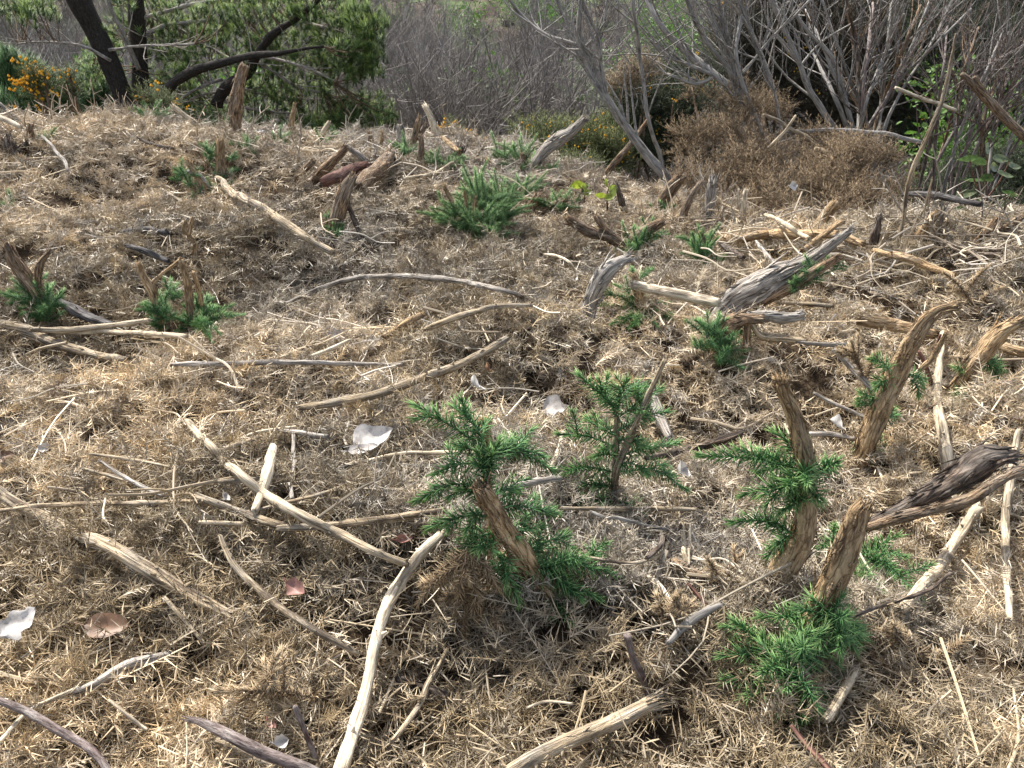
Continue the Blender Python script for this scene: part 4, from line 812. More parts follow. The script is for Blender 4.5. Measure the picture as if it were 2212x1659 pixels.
# ------------------------------------------------------------------ leaves on the ground
def leaf_mat(name, top, under, rough=.5, trans=.3, vein=None):
    m, nt, b, out = mat(name); L = nt.links.new
    g = nd(nt, 'ShaderNodeNewGeometry'); tc = nd(nt, 'ShaderNodeTexCoord')
    n = nd(nt, 'ShaderNodeTexNoise'); n.inputs['Scale'].default_value = 55; n.inputs['Detail'].default_value = 4; L(tc.outputs['Object'], n.inputs['Vector'])
    c1 = ramp_of(nt, n.outputs['Fac'], [(.35, tuple(x * .5 for x in top)), (.6, top)])
    c2 = ramp_of(nt, n.outputs['Fac'], [(.35, tuple(x * .5 for x in under)), (.6, under)])
    c = mixc(nt, g.outputs['Backfacing'], c1, c2)
    hs = nd(nt, 'ShaderNodeHueSaturation'); L(c, hs.inputs['Color']); mr = nd(nt, 'ShaderNodeMapRange'); L(g.outputs['Random Per Island'], mr.inputs[0]); mr.inputs[3].default_value = .7; mr.inputs[4].default_value = 1.25
    L(mr.outputs[0], hs.inputs['Value'])
    L(hs.outputs[0], b.inputs['Base Color']); b.inputs['Roughness'].default_value = rough
    tr = nd(nt, 'ShaderNodeBsdfTranslucent'); L(hs.outputs[0], tr.inputs[0]); mx = nd(nt, 'ShaderNodeMixShader'); mx.inputs[0].default_value = trans
    L(b.outputs[0], mx.inputs[1]); L(tr.outputs[0], mx.inputs[2]); L(mx.outputs[0], out.inputs['Surface'])
    return m
M_WLEAF = leaf_mat('bleached_leaf', (.58, .56, .53), (.47, .44, .41), .6, .15)
M_BLEAF = leaf_mat('brown_leaf', (.22, .12, .06), (.2, .11, .06), .5, .15)
M_RLEAF = leaf_mat('red_brown_leaf', (.22, .07, .05), (.3, .15, .12), .5, .2)
M_YGLEAF = leaf_mat('yellow_green_leaf', (.28, .36, .04), (.3, .38, .06), .45, .45)
M_GLEAF = leaf_mat('glossy_green_leaf', (.07, .13, .04), (.16, .2, .09), .3, .35)
M_BRAMBLE = leaf_mat('bright_bramble_leaf', (.10, .21, .035), (.14, .26, .05), .5, .4)
def leaf_grid(L, Wd, curl=.4, cup=.3, torn=0.0, seed=0, nu=12, nv=7):
    r_ = np.random.default_rng(seed)
    u = np.linspace(0, 1, nu); v = np.linspace(-1, 1, nv); U, V = np.meshgrid(u, v, indexing='ij')
    prof = np.sin(np.pi * np.clip(U, 0, 1) ** .85) ** .75 * (1 - .25 * U)
    edge = 1 + torn * 1.6 * vnoise(U * 5 + seed, np.sign(V) * 2 + seed, 31)
    x = (U - .5) * L; y = V * prof * Wd * .5 * np.where(np.abs(V) > .6, edge, 1)
    z = cup * Wd * .5 * V ** 2 * prof + curl * L * (U - .5) ** 2 + .12 * Wd * vnoise(U * 3 + seed, V * 2, 32) + .02 * L * vnoise(U * 9, V * 6 + seed, 33)
    P = np.stack([x, y, z], -1).reshape(-1, 3)
    i = np.arange(nu - 1)[:, None] * nv; j = np.arange(nv - 1)[None]
    q = np.stack([i + j, i + j + 1, i + nv + j + 1, i + nv + j], -1).reshape(-1, 4)
    return P, q
from mathutils import Euler
def xf(P, rot, loc, s=1.0):
    M = np.array(Euler(rot).to_matrix()); return (P * s) @ M.T + np.asarray(loc)
def dead_leaf(label, m, px, py, lpx, wpx, rot, curl=.5, cup=.4, torn=.3, up=.035, seed=None):
    P, t = hit(px, py, up + .025, 0); seed = nxt() if seed is None else seed
    G, q = leaf_grid(lpx / FOC * t, wpx / FOC * t, curl, cup, torn, seed)
    mb = MB(); mb.add(xf(G, [R(a) for a in rot], (0, 0, 0)), q)
    st = catmull([xf(np.array([[-.5 * lpx / FOC * t, 0, curl * lpx / FOC * t * .25]]), [R(a) for a in rot], (0, 0, 0))[0], xf(np.array([[-.72 * lpx / FOC * t, 0.004, curl * lpx / FOC * t * .3]]), [R(a) for a in rot], (0, 0, 0))[0]], 4)
    o = mb.obj('dead_leaf', m, loc=P); sb = MB(); thin(sb, st, .0012, .0009, 4); sb.obj('leaf_stalk', m, o)
    return tag(o, label, 'leaf', G_L)
dead_leaf('big bleached torn leaf at the lower left edge', M_WLEAF, 38, 1345, 86, 78, (22, -8, 62), .15, .25, .9, .05)
dead_leaf('flat oval brown leaf in the lower left', M_BLEAF, 233, 1352, 96, 62, (28, 4, 5), .2, .3, .15, .04)
dead_leaf('broad white leaf crumpled over the litter at left centre', M_WLEAF, 808, 950, 92, 84, (10, -12, 25), .35, .5, .5, .035)
dead_leaf('white lower lobe tucked under the broad white leaf', M_WLEAF, 785, 972, 66, 40, (12, -6, 12), .3, .3, .5, .03)
dead_leaf('cream folded leaf by the branch tip in the centre', M_WLEAF, 1024, 832, 58, 46, (58, 14, 112), .2, .6, .1, .04)
dead_leaf('brown hanging leaf under the centre branch tip', M_BLEAF, 1050, 795, 58, 26, (62, 20, 85), .5, .6, .2, .05)
dead_leaf('silvery torn leaf in the dark hollow right of centre', M_WLEAF, 1205, 886, 66, 56, (36, -24, -25), .6, .6, .9, .05)
dead_leaf('pale grey leaf near the left centre white stick', M_WLEAF, 716, 728, 52, 46, (30, -12, 15), .5, .5, .4, .04)
dead_leaf('purplish curled leaf beside the slim green plant', M_WLEAF, 1470, 1018, 44, 44, (48, 10, 60), .7, .8, .3, .05)
dead_leaf('grey triangular leaf standing up between the right stumps', M_WLEAF, 1806, 915, 50, 40, (74, 6, 100), .1, .3, .5, .06)
dead_leaf('small reddish leaf on the litter at lower left centre', M_RLEAF, 640, 1272, 52, 36, (24, 8, -30), .5, .5, .5, .04)
dead_leaf('dark red leaf beside the curving straw branch', M_RLEAF, 872, 1166, 42, 26, (30, 10, 35), .6, .6, .3, .04)
dead_leaf('tiny rolled white leaf at the bottom edge', M_WLEAF, 604, 1604, 36, 32, (34, 20, 40), .9, .9, .3, .06)
dead_leaf('russet leaf scrap near the tiny rolled leaf', M_RLEAF, 588, 1565, 30, 16, (25, 0, -35), .4, .4, .3, .05)
dead_leaf('dark red leaf lying on the mound', M_RLEAF, 366, 432, 34, 26, (40, 20, 60), .5, .5, .5, .04)
dead_leaf('white scrap of leaf on the crest', M_WLEAF, 560, 284, 24, 12, (30, 0, 10), .3, .4, .4, .05)
dead_leaf('pale crumpled leaf on the brown heap', M_WLEAF, 1712, 402, 24, 22, (60, 0, 30), .5, .5, .4, .42)
dead_leaf('brown leaf curled at the left edge', M_BLEAF, 10, 985, 40, 34, (35, 0, 20), .5, .5, .3, .04)
dead_leaf('small pinkish leaf amid the left litter', M_WLEAF, 95, 968, 26, 22, (48, 0, 50), .5, .5, .4, .05)
dead_leaf('long grey folded leaf beside the slat', M_WLEAF, 485, 1075, 34, 26, (50, 10, 100), .5, .7, .3, .04)

# ------------------------------------------------------------------ gorse bushes, dead and alive
def blob_bush(name, label, cat, blobs, Y, m, n, sl, flowers=None, woodm='brown', group=None, up=.35, dY=.0, w=.13, stems=6, flow_n=60, flow_s=.014, thick=1.0, lumpy=False):
    """blobs: (px, py, rx px, rz px, dY); shoots fill each lobe"""
    root = None; cen = []
    for b in blobs:
        c = at_depth(b[0], b[1], Y + (b[4] if len(b) > 4 else 0)); k = np.linalg.norm(c - [0, 0, CAM_H]) / FOC
        q_ = .95 if lumpy else 1; cen.append((c, b[2] * k * q_, b[3] * k * q_))
    if lumpy:                                   # ragged: each lobe a cluster of feathery sprays with gaps between
        cen = [(c + np.array([rng.normal(0, .55) * rx, rng.normal(0, .4) * rx, rng.normal(0, .5) * rz]), rx * q, rz * q) for c, rx, rz in cen for q in rng.uniform(.22, .5, 7)]
    base = np.mean([c for c, _, _ in cen], 0); base[2] = hterr(base[0], base[1], 0)
    root = empty(name, base, label, cat, group)
    mb = MB(); tot = sum(a * b for _, a, b in cen)
    fl = []
    for c, rx, rz in cen:
        k = max(6, int(n * rx * rz / tot))
        d = unit(rng.normal(size=(k, 3))); d[:, 2] = np.where(d[:, 2] < -.5, -d[:, 2], d[:, 2])
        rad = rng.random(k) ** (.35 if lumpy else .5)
        lump = 1 + (1.5 if lumpy else .9) * vnoise(d[:, 0] * (3.4 if lumpy else 2.2) + c[0] * 3, d[:, 2] * 3.0 + d[:, 1] * 2, 51)
        P = c + d * np.stack([rad * rx, rad * rx * .75 * thick, rad * rz], 1) * lump[:, None]
        D = unit(d * np.array([1, 1, .8]) + np.array([0, 0, up]) + rng.normal(0, .35, (k, 3)))
        # every sprig: a short axis bearing a brush of spines
        ns = 13
        f = np.tile(np.linspace(0, 1, ns), k); Lx = sl * rng.uniform(2.2, 5.0, k)
        O = np.repeat(P, ns, 0) + np.repeat(D * Lx[:, None], ns, 0) * f[:, None]
        DD = unit(np.repeat(D, ns, 0) * (.5 + .5 * f[:, None]) + rng.normal(0, .62, (k * ns, 3)))
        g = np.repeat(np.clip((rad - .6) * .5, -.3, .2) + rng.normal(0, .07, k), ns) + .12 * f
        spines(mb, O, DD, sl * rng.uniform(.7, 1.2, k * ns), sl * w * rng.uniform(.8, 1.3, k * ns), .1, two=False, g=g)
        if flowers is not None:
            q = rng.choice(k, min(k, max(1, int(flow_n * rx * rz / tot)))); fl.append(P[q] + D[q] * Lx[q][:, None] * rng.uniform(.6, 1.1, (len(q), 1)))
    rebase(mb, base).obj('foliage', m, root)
    if fl:
        fb = MB(); F = np.concatenate(fl); F = np.repeat(F, 4, 0) + rng.normal(0, flow_s * 1.5, (len(F) * 4, 3))
        sv = np.array([(1, 0, 0), (-1, 0, 0), (0, 1, 0), (0, -1, 0), (0, 0, 1.3), (0, 0, -.8)])
        V = (F[:, None] + sv[None] * flow_s * rng.uniform(.5, 1.1, (len(F), 1, 1))).reshape(-1, 3)
        tr = np.array([(0, 2, 4), (2, 1, 4), (1, 3, 4), (3, 0, 4), (2, 0, 5), (1, 2, 5), (3, 1, 5), (0, 3, 5)])
        fb.add(V, None, (np.arange(len(F))[:, None, None] * 6 + tr[None]).reshape(-1, 3))
        rebase(fb, base).obj('flowers', flowers, root, smooth=False)['kind'] = 'stuff'
    if stems:
        sb = MB()
        for k in range(stems):
            c, rx, rz = cen[k % len(cen)]
            a = base + np.array([rng.normal(0, rx * .3), rng.normal(0, .1), -.03]); e = c + np.array([rng.normal(0, rx * .5), rng.normal(0, rx * .3), rz * .5])
            P = catmull([a, (a + e) / 2 + rng.normal(0, .06, 3), e], 10)
            tube(sb, P, np.linspace(.016, .006, 10), 6, seed=nxt())
        rebase(sb, base).obj('stems', WOOD[woodm], root)
    return root
def petal_mat():
    m, nt, b, out = mat('yellow_gorse_flower'); b.inputs['Base Color'].default_value = (.72, .42, .012, 1); b.inputs['Roughness'].default_value = .6
    tr = nd(nt, 'ShaderNodeBsdfTranslucent'); tr.inputs[0].default_value = (.8, .45, .01, 1); mx = nd(nt, 'ShaderNodeMixShader'); mx.inputs[0].default_value = .35
    nt.links.new(b.outputs[0], mx.inputs[1]); nt.links.new(tr.outputs[0], mx.inputs[2]); nt.links.new(mx.outputs[0], out.inputs['Surface']); return m
M_PETAL = petal_mat()
M_OLIVE = needle_mat('olive_gorse', [(0, (.035, .045, .016)), (.5, (.09, .115, .034)), (1, (.20, .22, .065))], trans=.25)
M_DARKG = needle_mat('dark_green_gorse', [(0, (.012, .018, .008)), (.5, (.03, .045, .018)), (1, (.075, .10, .035))], trans=.2)
M_DARKB = needle_mat('dark_brown_gorse', [(0, (.018, .015, .009)), (.5, (.045, .038, .02)), (1, (.10, .085, .04))], trans=.2)
M_PINE = needle_mat('pine_needles', [(0, (.04, .075, .02)), (.45, (.13, .22, .045)), (.85, (.30, .40, .065)), (1, (.40, .50, .10))], trans=.3, rough=.45)
M_YPINE = needle_mat('young_pine_needles', [(0, (.03, .07, .025)), (.5, (.08, .175, .05)), (1, (.17, .30, .09))], trans=.25, rough=.45)
G_G = 'gorse bushes round the clearing'
blob_bush('gorse_bush', 'low olive gorse speckled with yellow flowers, behind the shaggy branch stump', 'gorse', [(1180, 320, 60, 46), (1250, 330, 70, 56, .3), (1310, 345, 50, 46, .1), (1150, 350, 50, 34, -.2), (1330, 300, 50, 40, .5), (1230, 380, 70, 26, -.5)], 6.0, M_OLIVE, 3600, .03, M_PETAL, group=G_G, flow_n=130, flow_s=.008)
blob_bush('gorse_bush', 'dark green gorse clump behind the grey sapling fork', 'gorse', [(1375, 235, 55, 45), (1430, 210, 60, 60, .3), (1480, 260, 55, 60), (1400, 300, 60, 50), (1470, 330, 60, 50), (1380, 350, 50, 40, -.2), (1500, 190, 40, 50, .4)], 6.6, M_DARKG, 4200, .034, M_PETAL, group=G_G, flow_n=60, flow_s=.009)
blob_bush('gorse_bush', 'tall near black gorse rising behind the bare fans', 'gorse', [(1600, 130, 80, 90), (1700, 90, 90, 100, .2), (1790, 160, 80, 110), (1680, 230, 100, 70), (1800, 280, 80, 60), (1900, 140, 70, 100, .3), (1920, 260, 60, 70), (1750, 20, 100, 60, .4), (1640, 20, 60, 60, .4), (1940, 40, 60, 50, .4)], 7.6, M_DARKB, 12000, .04, M_PETAL, group=G_G, flow_n=80, flow_s=.009)
blob_bush('gorse_bush', 'dark green gorse mass behind the tangled twigs at right', 'gorse', [(2000, 120, 80, 90), (2080, 200, 80, 80), (2000, 260, 70, 70), (2130, 120, 70, 70, .3), (2170, 220, 70, 80), (2080, 310, 90, 60, -.2), (2200, 300, 60, 70), (1960, 330, 60, 50, -.2), (2060, 40, 70, 60, .4)], 7.6, M_DARKG, 7000, .036, M_PETAL, group=G_G, flow_n=40, flow_s=.009)
blob_bush('gorse_bush', 'dark shaded bush in the upper right corner', 'bush', [(2180, 50, 50, 70), (2230, 90, 60, 60), (2200, -20, 60, 50)], 9.5, M_DARKB, 2200, .04, None, group=G_G)
blob_bush('gorse_bush', 'dark scrub under the twigs at the right edge', 'bush', [(2060, 400, 60, 40), (2150, 380, 70, 50), (2220, 420, 60, 60), (2010, 440, 50, 36, -.2), (2110, 450, 60, 30, -.3), (2200, 470, 50, 30, -.3)], 5.6, M_DARKG, 2200, .03, None, group=G_G)
blob_bush('flowering_gorse', 'gorse with bright orange yellow blossom at far left', 'gorse', [(76, 172, 18, 18), (88, 182, 16, 18), (80, 205, 18, 24), (105, 190, 12, 10)], 7.0, M_OLIVE, 300, .03, M_PETAL, group=G_G, flow_n=46, flow_s=.014)
blob_bush('flowering_gorse', 'slim gorse spire with yellow blossom beside the leaning pine trunk', 'gorse', [(155, 178, 12, 20), (156, 205, 14, 26)], 7.3, M_OLIVE, 200, .026, M_PETAL, group=G_G, flow_n=9, flow_s=.012)
blob_bush('flowering_gorse', 'thin gorse sprigs with orange blossom under the pine boughs', 'gorse', [(360, 232, 30, 22), (385, 245, 22, 16), (320, 215, 30, 16)], 7.0, M_OLIVE, 260, .026, M_PETAL, group=G_G, flow_n=9, flow_s=.012)
blob_bush('flowering_gorse', 'small gorse with golden blossom right of the white stake', 'gorse', [(975, 285, 16, 14), (985, 300, 16, 12), (1035, 322, 22, 10), (1005, 320, 20, 10)], 6.2, M_OLIVE, 260, .024, M_PETAL, group=G_G, flow_n=34, flow_s=.012)
blob_bush('dead_gorse_heap', 'large tumbled heap of brown dead gorse before the bare saplings', 'dead gorse',
          [(1560, 245, 64, 50, .3), (1655, 230, 54, 36, .5), (1510, 300, 58, 46), (1605, 300, 66, 48, .1), (1530, 370, 66, 44, -.2), (1640, 350, 74, 58, -.2), (1730, 330, 60, 54), (1710, 400, 74, 46, -.45), (1610, 420, 66, 40, -.6), (1490, 410, 46, 34, -.45), (1680, 440, 50, 24, -.8), (1560, 445, 44, 22, -.75), (1760, 420, 40, 34, -.5)],
          4.6, M_DEADGORSE, 3300, .023, None, up=.1, w=.12, woodm='brown', stems=8, lumpy=True)
blob_bush('dead_gorse_heap', 'smaller brown dead gorse mound at the right end of the heap', 'dead gorse', [(1820, 350, 60, 52), (1885, 370, 66, 50, -.1), (1850, 420, 70, 42, -.3), (1915, 410, 44, 36, -.2), (1860, 326, 40, 28, .1), (1830, 455, 44, 24, -.6)], 4.35, M_DEADGORSE, 1800, .023, None, up=.1, w=.12, lumpy=True)
blob_bush('dead_gorse_tuft', 'small brown tuft caught high in the grey sapling', 'dead gorse', [(1372, 165, 42, 26), (1345, 190, 28, 24), (1398, 152, 26, 16)], 6.4, M_DEADGORSE, 420, .026, None, up=.1, stems=3)

# pale green regrowth tufts along the crest
G_T = 'pale green gorse tufts on the crest'
for (px, py, rp, n, lab) in [(322, 243, 38, 16, 'bright pale green tuft at the foot of the leaning pine trunk'), (545, 318, 30, 9, 'green tuft right of the tall post'), (880, 318, 30, 10, 'pale tuft behind the grey square post'),
                             (960, 345, 36, 12, 'pale tuft before the small golden gorse'), (700, 300, 26, 8, 'pale tuft beside the bark wedge'), (100, 300, 30, 7, 'sparse pale tuft high on the left mound'), (20, 436, 24, 5, 'pale tuft at the left edge halfway up'),
                             (605, 300, 22, 7, 'small tuft by the lone weathered stub'), (1130, 410, 44, 14, 'soft bluish tuft in front of the shaggy branch stump'), (745, 290, 24, 7, 'thin tuft right of the pale splint'), (1440, 455, 22, 6, 'tuft beside the split brown stake')]:
    P, t = hit(px, py + rp * .5, .02, 0); k = t / FOC
    o = rebase(fan_mesh(P, rp * k * 1.25, n, .03, up=.9, flat=1.0), P).obj('gorse_tuft', M_BLUEGREEN, loc=P); tag(o, lab, 'gorse tuft', G_T)
# dead gorse sprays big enough to single out
def dead_spray(label, segs, dy=0.0, sl=.022, base=None, dz=.05):
    B, _ = hit(*(base or segs[0][0]), .03, 0); mb = MB()
    for (a, b) in segs:
        A = at_depth(*a, B[1] + dy); E = at_depth(*b, B[1] + dy + rng.normal(-.02, .03))
        A[2] = max(A[2], hterr(A[0], A[1]) + .02); E[2] = max(E[2], hterr(E[0], E[1]) + .03)
        s = shoot_mesh(A, E, sl, .8, .1, side=2, w=.12, two=False); off = mb.n
        mb.V += s.V; mb.Q += [q + off for q in s.Q]; mb.T += [t + off for t in s.T]
        for kk, parts in s.A.items(): mb.A.setdefault(kk, []).extend((n0 + off, v) for n0, v in parts)
        mb.n += s.n
    return tag(rebase(mb, B).obj('dead_gorse_spray', M_SPRAY, loc=B), label, 'dead gorse', 'single dead gorse sprays')
dead_spray('drooping brown dead spray under the central stump', [((1010, 1190), (940, 1290)), ((1010, 1190), (985, 1320)), ((1015, 1195), (1040, 1330)), ((1020, 1210), (1095, 1330)), ((1000, 1220), (905, 1300)), ((1020, 1260), (1010, 1400)), ((1020, 1260), (1070, 1400)), ((1000, 1280), (950, 1370)), ((1010, 1195), (1075, 1270)), ((1030, 1300), (1110, 1390))], dy=-.02, base=(1010, 1330))
dead_spray('pale rosetted dead spray above the split purplish log', [((683, 1508), (475, 1493)), ((600, 1500), (560, 1440)), ((570, 1498), (600, 1450))], base=(580, 1500))
dead_spray('brown dead twig standing in the lower right corner', [((2000, 1420), (1900, 1390)), ((1960, 1410), (1930, 1350)), ((2010, 1430), (2090, 1380))], base=(2000, 1430))
dead_spray('spiky dead twig standing before the nearest stump', [((1560, 1260), (1530, 1210)), ((1560, 1262), (1600, 1200)), ((1556, 1262), (1500, 1250))], base=(1560, 1270))
dead_spray('reddish brown dead twig right of the short log', [((1880, 850), (1840, 740)), ((1870, 820), (1900, 760)), ((1860, 790), (1810, 760))], base=(1880, 850), sl=.026)
dead_spray('brown dead twig on the right hand slope', [((2100, 660), (2040, 590)), ((2080, 640), (2130, 580)), ((2110, 660), (2170, 620))], base=(2100, 665), sl=.026)
dead_spray('upright dead twig behind the smooth cut stick', [((1440, 1350), (1420, 1290)), ((1440, 1350), (1470, 1280)), ((1450, 1340), (1500, 1310))], base=(1445, 1355))

# ------------------------------------------------------------------ broad leaved plants
def leafy(name, label, cat, stems, leaves, m, Y, stem_m='red', curl=.25):
    """stems: node lists; leaves: (px, py, length px, width px, heading deg, tilt deg)"""
    B = at_depth(*stems[0][0][:2], Y); root = empty(name, B, label, cat)
    sb = MB()
    for st in stems:
        P = catmull([at_depth(a, b, Y) for a, b in st], 12); thin(sb, P, .005, .002, 6); 
    sb.A['rest'] = [(0, np.concatenate(sb.V))]; sb.A.pop('t', 0); sb.A.pop('g', 0)
    rebase(sb, B).obj('stems', WOOD[stem_m], root)
    lb = MB()
    for (x, y, l, w_, hd, tl) in leaves:
        c = at_depth(x, y, Y + rng.normal(0, .06)); k = np.linalg.norm(c - [0, 0, CAM_H]) / FOC
        G, q = leaf_grid(l * k, w_ * k, curl, .35, .05, nxt(), 8, 5)
        lb.add(xf(G, (R(tl), R(rng.normal(0, 14)), R(hd)), c), q)
    rebase(lb, B).obj('leaves', m, root); return root
leafy('broadleaf_seedling', 'yellow green broad leaved seedling beside the dark stake', 'seedling', [[(1312, 455), (1312, 420), (1318, 395)]], [(1308, 398, 34, 26, 95, 70), (1322, 410, 32, 24, 60, 55), (1296, 424, 26, 20, 200, 50), (1318, 425, 28, 18, 20, 50)], M_YGLEAF, 3.85)
leafy('broadleaf_seedling', 'yellow green seedling left of the other, with a red leaf near', 'seedling', [[(1262, 440), (1262, 415), (1250, 400)]], [(1246, 402, 32, 26, 160, 60), (1262, 404, 26, 20, 60, 55), (1270, 416, 22, 16, 20, 45)], M_YGLEAF, 4.0)
lv = [(2130, 320, 34, 20, 60, 60), (2110, 350, 40, 24, 120, 50), (2160, 345, 36, 22, 10, 40), (2145, 362, 38, 22, 40, 60), (2090, 345, 34, 20, 150, 50), (2170, 378, 40, 18, 10, 35), (2100, 392, 40, 22, 170, 30), (2086, 420, 44, 22, 10, 35), (2150, 410, 34, 22, 60, 55), (2180, 420, 34, 18, 170, 40),
      (2120, 440, 36, 22, 90, 50), (2140, 300, 26, 14, 80, 60), (2075, 455, 36, 22, 130, 50), (2060, 470, 30, 20, 60, 50), (1960, 480, 34, 22, 90, 50), (1945, 470, 36, 24, 60, 60), (2165, 440, 30, 18, 0, 50), (2105, 470, 34, 24, 40, 50), (2190, 360, 34, 18, 20, 40), (2130, 385, 34, 20, 100, 60)]
leafy('glossy_shrub', 'glossy leaved shrub before the right hand twigs', 'shrub', [[(2135, 520), (2130, 420), (2135, 300)], [(2130, 440), (2105, 390), (2095, 345)], [(2132, 430), (2160, 390), (2180, 350)], [(2100, 520), (2085, 440), (2070, 400)]], lv, M_GLEAF, 3.7)
# ------------------------------------------------------------------ bare saplings
def twigs(mb, P, r, n, ln, up=.5, lev=1, spread=.6, sides=4, y=.5):
    T = unit(np.gradient(P, axis=0))
    for k in range(n):
        q = int(len(P) * random.uniform(.25, .97)); d = unit((T[q] * .9 + np.array([0, 0, up]) + rng.normal(0, spread, 3) * [1, y, .8])[None])[0]
        l = ln * random.uniform(.5, 1.2)
        a = P[q]; Q = catmull([a, a + d * l * .5 + rng.normal(0, .06 * l, 3), a + d * l + np.array([0, 0, .12 * l]) + rng.normal(0, .1 * l, 3)], 6)
        r0 = min(r[q] * .6, .009) * random.uniform(.6, 1)
        n0 = mb.n; thin(mb, Q, r0, r0 * .4, sides); mb.A.pop('t', 0); mb.A.pop('g', 0); mb.A.setdefault('rest', []).append((n0, mb.V[-1] * 1.0))
        if lev > 0: twigs(mb, Q, np.linspace(r0, r0 * .5, 6), 3, ln * .5, up, lev - 1, spread, 3, y)
def sapling(name, label, stems, Y, m, tw=7, ln=.45, cat='sapling', group=None, mats=None, ext=1):
    B = at_depth(*stems[0][0][:2], Y); root = empty(name, B, label, cat, group)
    allm = {}
    for i, st in enumerate(stems):
        N = np.array([(a[0], a[1], a[2] * .42, a[3] if len(a) > 3 else 0) for a in st], float)
        S = catmull(N, int(np.clip(len(st) * 6, 10, 40))); P = np.array([at_depth(a, b, Y + d) for a, b, _, d in S]); r = np.maximum(S[:, 2], .7) / FOC * np.linalg.norm(P - [0, 0, CAM_H], axis=1)
        if ext and (i == 0 or ext > 1):
            g = P[0].copy(); g[2] = min(hterr(g[0], g[1], 0), g[2]) - .05; P = np.vstack([g, P]); r = np.concatenate([[r[0] * 1.1], r])
        mb = MB(); tube(mb, P, r, 8, ridge=.06, lump=.08, wob=.12, seed=nxt())
        rebase(mb, B).obj('stem', WOOD[(mats or {}).get(i, m)], root)
        tb = MB(); twigs(tb, P, r, int(tw * 1.5), ln)
        if tb.n: rebase(tb, B).obj('twigs', WOOD[(mats or {}).get(i, m)], root)['kind'] = 'stuff'
    return root
G_SA = 'bare grey saplings behind the clearing'
sapling('bare_sapling', 'smooth grey forked sapling leaning left at the edge of the clearing',
        [[(1442, 390, 24), (1400, 335, 24), (1350, 268, 20), (1303, 203, 18), (1270, 140, 15), (1252, 70, 13), (1256, -20, 11)],
         [(1292, 186, 11), (1268, 108, 10), (1190, 80, 9, .1), (1135, 40, 8, .2), (1092, -10, 7, .2)],
         [(1338, 268, 11), (1283, 175, 10, .1), (1248, 115, 9, .1), (1222, 50, 8, .2), (1198, -15, 7, .2)],
         [(1434, 362, 11), (1424, 330, 11), (1402, 262, 10, -.1), (1386, 145, 9, -.1), (1370, 30, 8, -.2), (1366, -20, 7, -.2)],
         [(1310, 200, 9), (1300, 150, 9), (1294, 80, 8), (1268, 30, 7), (1250, -20, 6)],
         [(1262, 105, 7), (1300, 60, 6), (1312, -10, 5)]], 4.4, 'smooth', tw=6, ln=.35, group=G_SA)
sapling('bare_sapling', 'stout many stemmed grey sapling rising out of the dead gorse heap',
        [[(1668, 330, 20), (1632, 262, 20), (1590, 200, 20), (1548, 165, 19), (1480, 108, 16, .1), (1430, 58, 14, .1), (1395, -10, 13, .2)],
         [(1598, 205, 11), (1572, 150, 10), (1530, 95, 10), (1500, 40, 9), (1478, -20, 8)], [(1600, 215, 10), (1580, 140, 9, .1), (1552, 60, 8, .1), (1520, -20, 7, .1)],
         [(1640, 280, 12), (1600, 190, 10, .1), (1570, 90, 9, .1), (1548, -20, 8, .1)], [(1655, 310, 12), (1620, 225, 10, -.1), (1590, 120, 9, -.1), (1600, 30, 8), (1580, -20, 7)],
         [(1540, 160, 10), (1490, 140, 9), (1440, 118, 8), (1405, 85, 7)], [(1548, 166, 9), (1500, 180, 8), (1440, 160, 6)], [(1690, 290, 8), (1662, 160, 7), (1612, 50, 7), (1560, -10, 6)],
         [(1668, 190, 7), (1640, 120, 9), (1605, 20, 9), (1590, -10, 8)], [(1605, 160, 6), (1660, 90, 6), (1720, 30, 5), (1760, -10, 5)]], 4.9, 'smooth', tw=7, ln=.4, group=G_SA, mats={7: 'grey'})
st = [[(1842, 322, 14), (1800, 272, 14), (1755, 205, 13), (1716, 110, 11), (1680, 30, 10), (1655, -20, 9)], [(1850, 318, 11), (1830, 230, 10), (1800, 130, 9), (1740, 60, 8), (1700, 5, 7)]]
random.seed(3)
for k in range(15):
    x0 = random.uniform(1835, 1900); x1 = 1700 + k * 29 + random.uniform(-20, 20); y1 = random.uniform(-30, 30)
    st.append([(x0, 325 + random.uniform(-15, 10), random.uniform(6, 13)), (x0 + (x1 - x0) * .3 + random.uniform(-8, 8), 215 + random.uniform(-15, 15), random.uniform(6, 10), random.uniform(-.2, .3)), (x0 + (x1 - x0) * .7, 95, random.uniform(5, 8), random.uniform(-.3, .5)), (x1, y1, 5, random.uniform(-.3, .6))])
sapling('bare_sapling', 'broad fan of slim grey and brown stems behind the heap', st, 5.2, 'smooth', tw=6, ln=.45, group=G_SA, ext=2, mats={3: 'brown', 6: 'brown', 7: 'dark', 9: 'purple', 12: 'brown', 14: 'purple'})
st = []
for k in range(14):
    x0 = random.uniform(1985, 2150); x1 = x0 + random.uniform(20, 260); y1 = random.uniform(-20, 140)
    st.append([(x0, 400 + random.uniform(-20, 40), random.uniform(4, 7)), (x0 + (x1 - x0) * .35 + random.uniform(-14, 14), 275 + random.uniform(-20, 20), random.uniform(5, 8), random.uniform(-.2, .3)), (x0 + (x1 - x0) * .75, (y1 + 240) / 2 - 10, 5, random.uniform(-.3, .4)), (x1, y1, 4, random.uniform(-.3, .5))])
sapling('bare_thicket_bush', 'tangled dark twigged bush at the right edge', st, 5.2, 'purple', tw=9, ln=.5, cat='bush', group=G_SA, ext=2, mats={2: 'brown', 5: 'brown', 8: 'dark', 11: 'smooth', 13: 'smooth', 1: 'smooth'})
